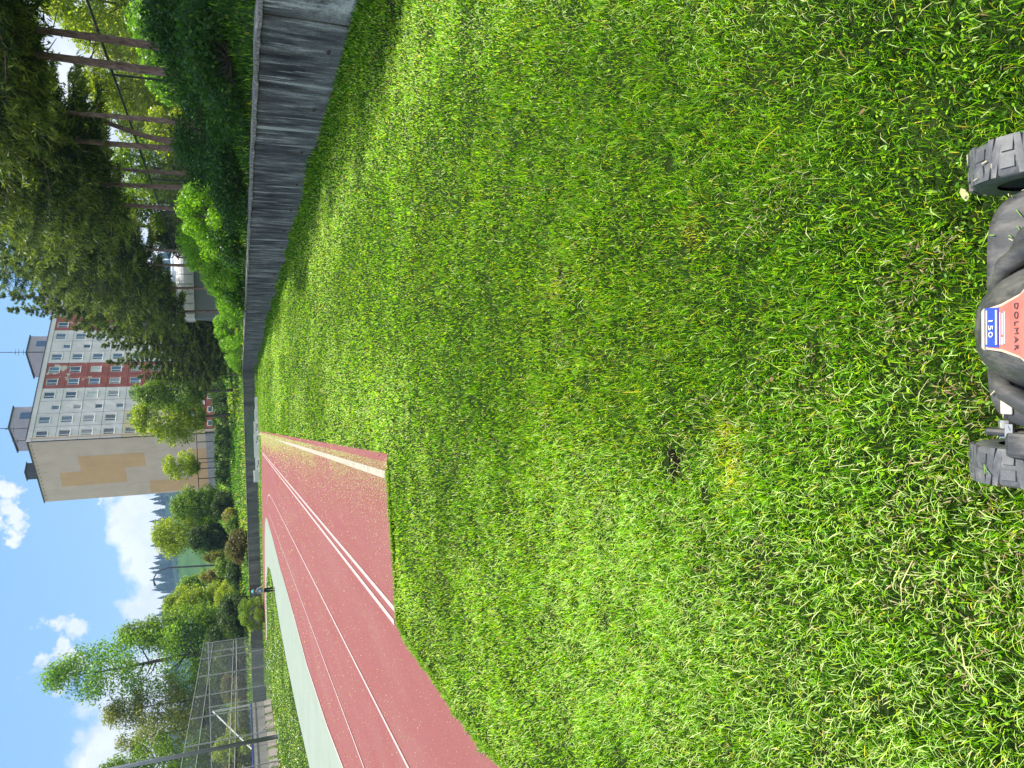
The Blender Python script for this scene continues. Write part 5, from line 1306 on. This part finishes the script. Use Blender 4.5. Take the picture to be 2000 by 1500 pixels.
leaves(24000, .0020, .0045, 21, cols=(1,2,3,1,2)); leaves(26, .006, .010, 23, cols=(7,5,7,6), up=.9, zr=(.02,.045))
# uncut tufts along the foot of the right wall
n = 95000; rg = np.random.default_rng(31); y = 4.5+53*rg.uniform(0, 1, n)**1.9; tuft = vnoise(y*0+1, y, 1.1, 32)*.7+vnoise(y*0+5, y, .35, 33)*.5
off = np.abs(rg.normal(size=n))*.26*(.35+1.0*tuft); x = wall_x(y)-.03-off
V_ok = in_view(np.stack([x, y, x*0], 1)); x, y, tuft, off = x[V_ok], y[V_ok], tuft[V_ok], off[V_ok]; n = len(x)
wd = np.clip(.0022*y**.75, .005, .035); L = (.05+.28*np.clip(tuft-.22, 0, 1))*np.clip((y-2)/12, .45, 1)*np.exp(-off*2.2)*rg.uniform(.5, 1.3, n)
V, F = blades(x, y, np.zeros(n), L, wd, np.clip(rg.normal(.5, .3, n), .05, 1.3), rg, .9)
push(V, F, pick(np.tile([.5,.5,.3,.08,.03,.03,.02,.01], (n, 1)), rg)*rg.uniform(.75, 1.25, (n, 1)), 5)
# turf creeping over the cut edge of the track
ep = near_edge + [(-2.3,2.2)]; rg = np.random.default_rng(35)
for (xa, ya), (xb, yb) in zip(ep[:-1], ep[1:]):
    L_ = math.hypot(xb-xa, yb-ya); n = int(L_*4200); q = rg.uniform(0, 1, n); nx_, ny_ = (yb-ya)/L_, -(xb-xa)/L_
    wob = -.07*vnoise(q*L_+xa*3, q*0+ya, 3.5, 36)-.05*vnoise(q*L_+xa*3, q*0+ya, 17, 37)+.03; of = wob*rg.uniform(0, 1.1, n)
    x = xa+(xb-xa)*q - nx_*of*-1*-1; y = ya+(yb-ya)*q - ny_*of*-1*-1; k = in_view(np.stack([x, y, x*0], 1)); x, y = x[k], y[k]; n = len(x)
    V, F = blades(x, y, np.full(n, .008), rg.uniform(.02, .055, n), np.full(n, .0045), np.clip(rg.normal(.9, .4, n), .1, 1.5), rg, .6)
    push(V, F, pick(np.tile([.25,.4,.35,.15,.10,.06,.03,.02], (n, 1)), rg)*rg.uniform(.7, 1.3, (n, 1)), 5)
# back wall foot and infield fringe
n = 9000; x = rg.uniform(-22, 1.5, n); y = back_y(x)-.05-np.abs(rg.normal(size=n))*.35
V, F = blades(x, y, np.zeros(n), rg.uniform(.06, .26, n), np.full(n, .035), np.clip(rg.normal(.5, .3, n), .05, 1.3), rg, .8)
push(V, F, pick(np.tile([.2,.4,.3,.15,.03,.03,.02,.01], (n, 1)), rg), 5)
V = np.concatenate(VV); F = np.concatenate(FF); C = np.concatenate(CC)
gr = arrays_obj('grass', V, F, GRASSM, C); tag(gr, 'freshly mown lawn grass with clover and pale clippings', None, None, 'stuff')
print('grass tris', len(F))
# rough growth on the slope behind the walls
VV = []; FF = []; CC = []; base = 0
NS = lambda d: np.clip(90000/d**2, 22, 900)
N = total(6, 112, NS, R(48)); x, y = scatter(N, 6, 112, NS, R(48), seed=41); a_ = x-wall_x(y); b_ = y-back_y(x)
k = ((a_ > .30) | (b_ > .30)) & in_view(np.stack([x, y, np.full(len(x), 2.)], 1)) & (a_ < 22); x, y = x[k], y[k]; n = len(x); rg = np.random.default_rng(42); d = np.hypot(x, y)
wd = np.clip(.0011*d, .012, .09)*rg.uniform(.6, 1.4, n); tall = vnoise(x, y, .9, 43)
L = (.07+.17*tall)*rg.uniform(.6, 1.3, n)*np.where(x-wall_x(y) < 1.2, .75, 1)+wd; V, F = blades(x, y, terr(x, y)-.02, L, wd, np.clip(rg.normal(.6, .35, n), .05, 1.4), rg, .8)
dry = np.clip((vnoise(x, y, .22, 44)-.5)*3, 0, 1)
dry = dry*np.clip((y-30)/25, .05, 1)
near_shade = np.clip((34-y)/14, 0, 1)  # blades on the near slope tinted darker, tree shade put into their colour
pr = np.stack([.45+1.3*near_shade, .50+0*x, .30*(1-.85*near_shade), .06+.35*dry, .01+.05*dry, .005+.16*dry, .01+.26*dry, .01+.04*dry], 1)
push(V, F, pick(pr, rg)*rg.uniform(.7, 1.25, (n, 1)), 5)
V = np.concatenate(VV); F = np.concatenate(FF); C = np.concatenate(CC)
sg_ = arrays_obj('slope_grass', V, F, GRASSM, C); tag(sg_, 'long rough grass on the slope behind the walls', None, None, 'stuff')
# clippings blown onto the red track
rg = np.random.default_rng(51); n = 52000; s = 52*rg.uniform(0, 1, n)**1.5; offk = rg.exponential(.21, n)-.12
kx = np.array([lane(0, 0)[0], lane(0, 0)[1]]); kk = np.array(kd); kv = np.array(kn)
P = kx + kk*s[:, None] - kv*offk[:, None]; x, y = P[:, 0], P[:, 1]; k = in_poly(x, y, red_pts) & (rg.uniform(0, 1, n) < .25+.9*vnoise(x, y*.5, 1.4, 52)); x, y = x[k], y[k]
n2 = 26000; x2, y2 = scatter(n2, 4, 30, lambda d: 1/d**2, R(50), seed=53); k = in_poly(x2, y2, red_pts) & ~in_poly(x2, y2, gr_pts) & ~in_poly(x2, y2, tri_poly); x = np.concatenate([x, x2[k]]); y = np.concatenate([y, y2[k]]); n = len(x)
d = np.hypot(x, y); wd = np.clip(.0009*d, .004, .03)*rg.uniform(.4, 1.1, n)
V, F = blades(x, y, np.full(n, .018), np.clip(.0020*d, .010, .06)*rg.uniform(.4, 1.4, n), wd, np.full(n, 1.50), rg, .03)
cl = arrays_obj('grass_clippings', V, F, GRASSM, np.repeat(np.array([(.50,.47,.27),(.27,.35,.12),(.60,.52,.40)])[rg.integers(0, 3, n)]*rg.uniform(.7, 1.2, (n, 1)), 5, 0)); tag(cl, 'dry grass clippings scattered over the red track by the kerb', None, None, 'stuff')
# daisies by the back wall and in the infield
rg = np.random.default_rng(61); x = rg.uniform(-16, -6, 330); y = back_y(x)-rg.exponential(.5, 330)-.1; x3 = rg.uniform(-19, -8.5, 900); y3 = rg.uniform(17, 55, 900); k = in_poly(x3, y3, tri_poly) & (vnoise(x3, y3, .3, 62) > .42); x = np.concatenate([x, x3[k]]); y = np.concatenate([y, y3[k]]); n = len(x)
c = np.stack([x, y, rg.uniform(.06, .13, n)], 1); nr = unit(rg.normal(size=(n, 3))*.4+np.array([.1,-.5,.8])); u = unit(np.cross(nr, rg.normal(size=(n, 3)))); v = np.cross(nr, u); s = rg.uniform(.018, .04, n)
V, F = quads_from(c, u, v, s, s); dz = arrays_obj('daisies', V, F, GRASSM, np.repeat(np.where(rg.uniform(0, 1, (n, 1)) < .8, np.array([[.78,.78,.72]]), np.array([[.7,.55,.08]])), 4, 0)); tag(dz, 'small white daisies dotted through the grass', None, None, 'stuff')

# ---------------------------------------------------------------- air
hb = MB(); hb.box((0, 700, 92), (3200, 1800, 189.0)); hz_m = bpy.data.materials.new('air'); hz_m.use_nodes = True; nt = hz_m.node_tree
for n_ in list(nt.nodes):
    if n_.type == 'BSDF_PRINCIPLED': nt.nodes.remove(n_)
pv = nt.nodes.new('ShaderNodeVolumePrincipled'); pv.inputs['Color'].default_value = (.42,.66,1,1); pv.inputs['Density'].default_value = .00028; pv.inputs['Anisotropy'].default_value = 0
nt.links.new(pv.outputs[0], nt.nodes['Material Output'].inputs['Volume'])
hzo = hb.build('haze', hz_m); tag(hzo, kind='stuff')
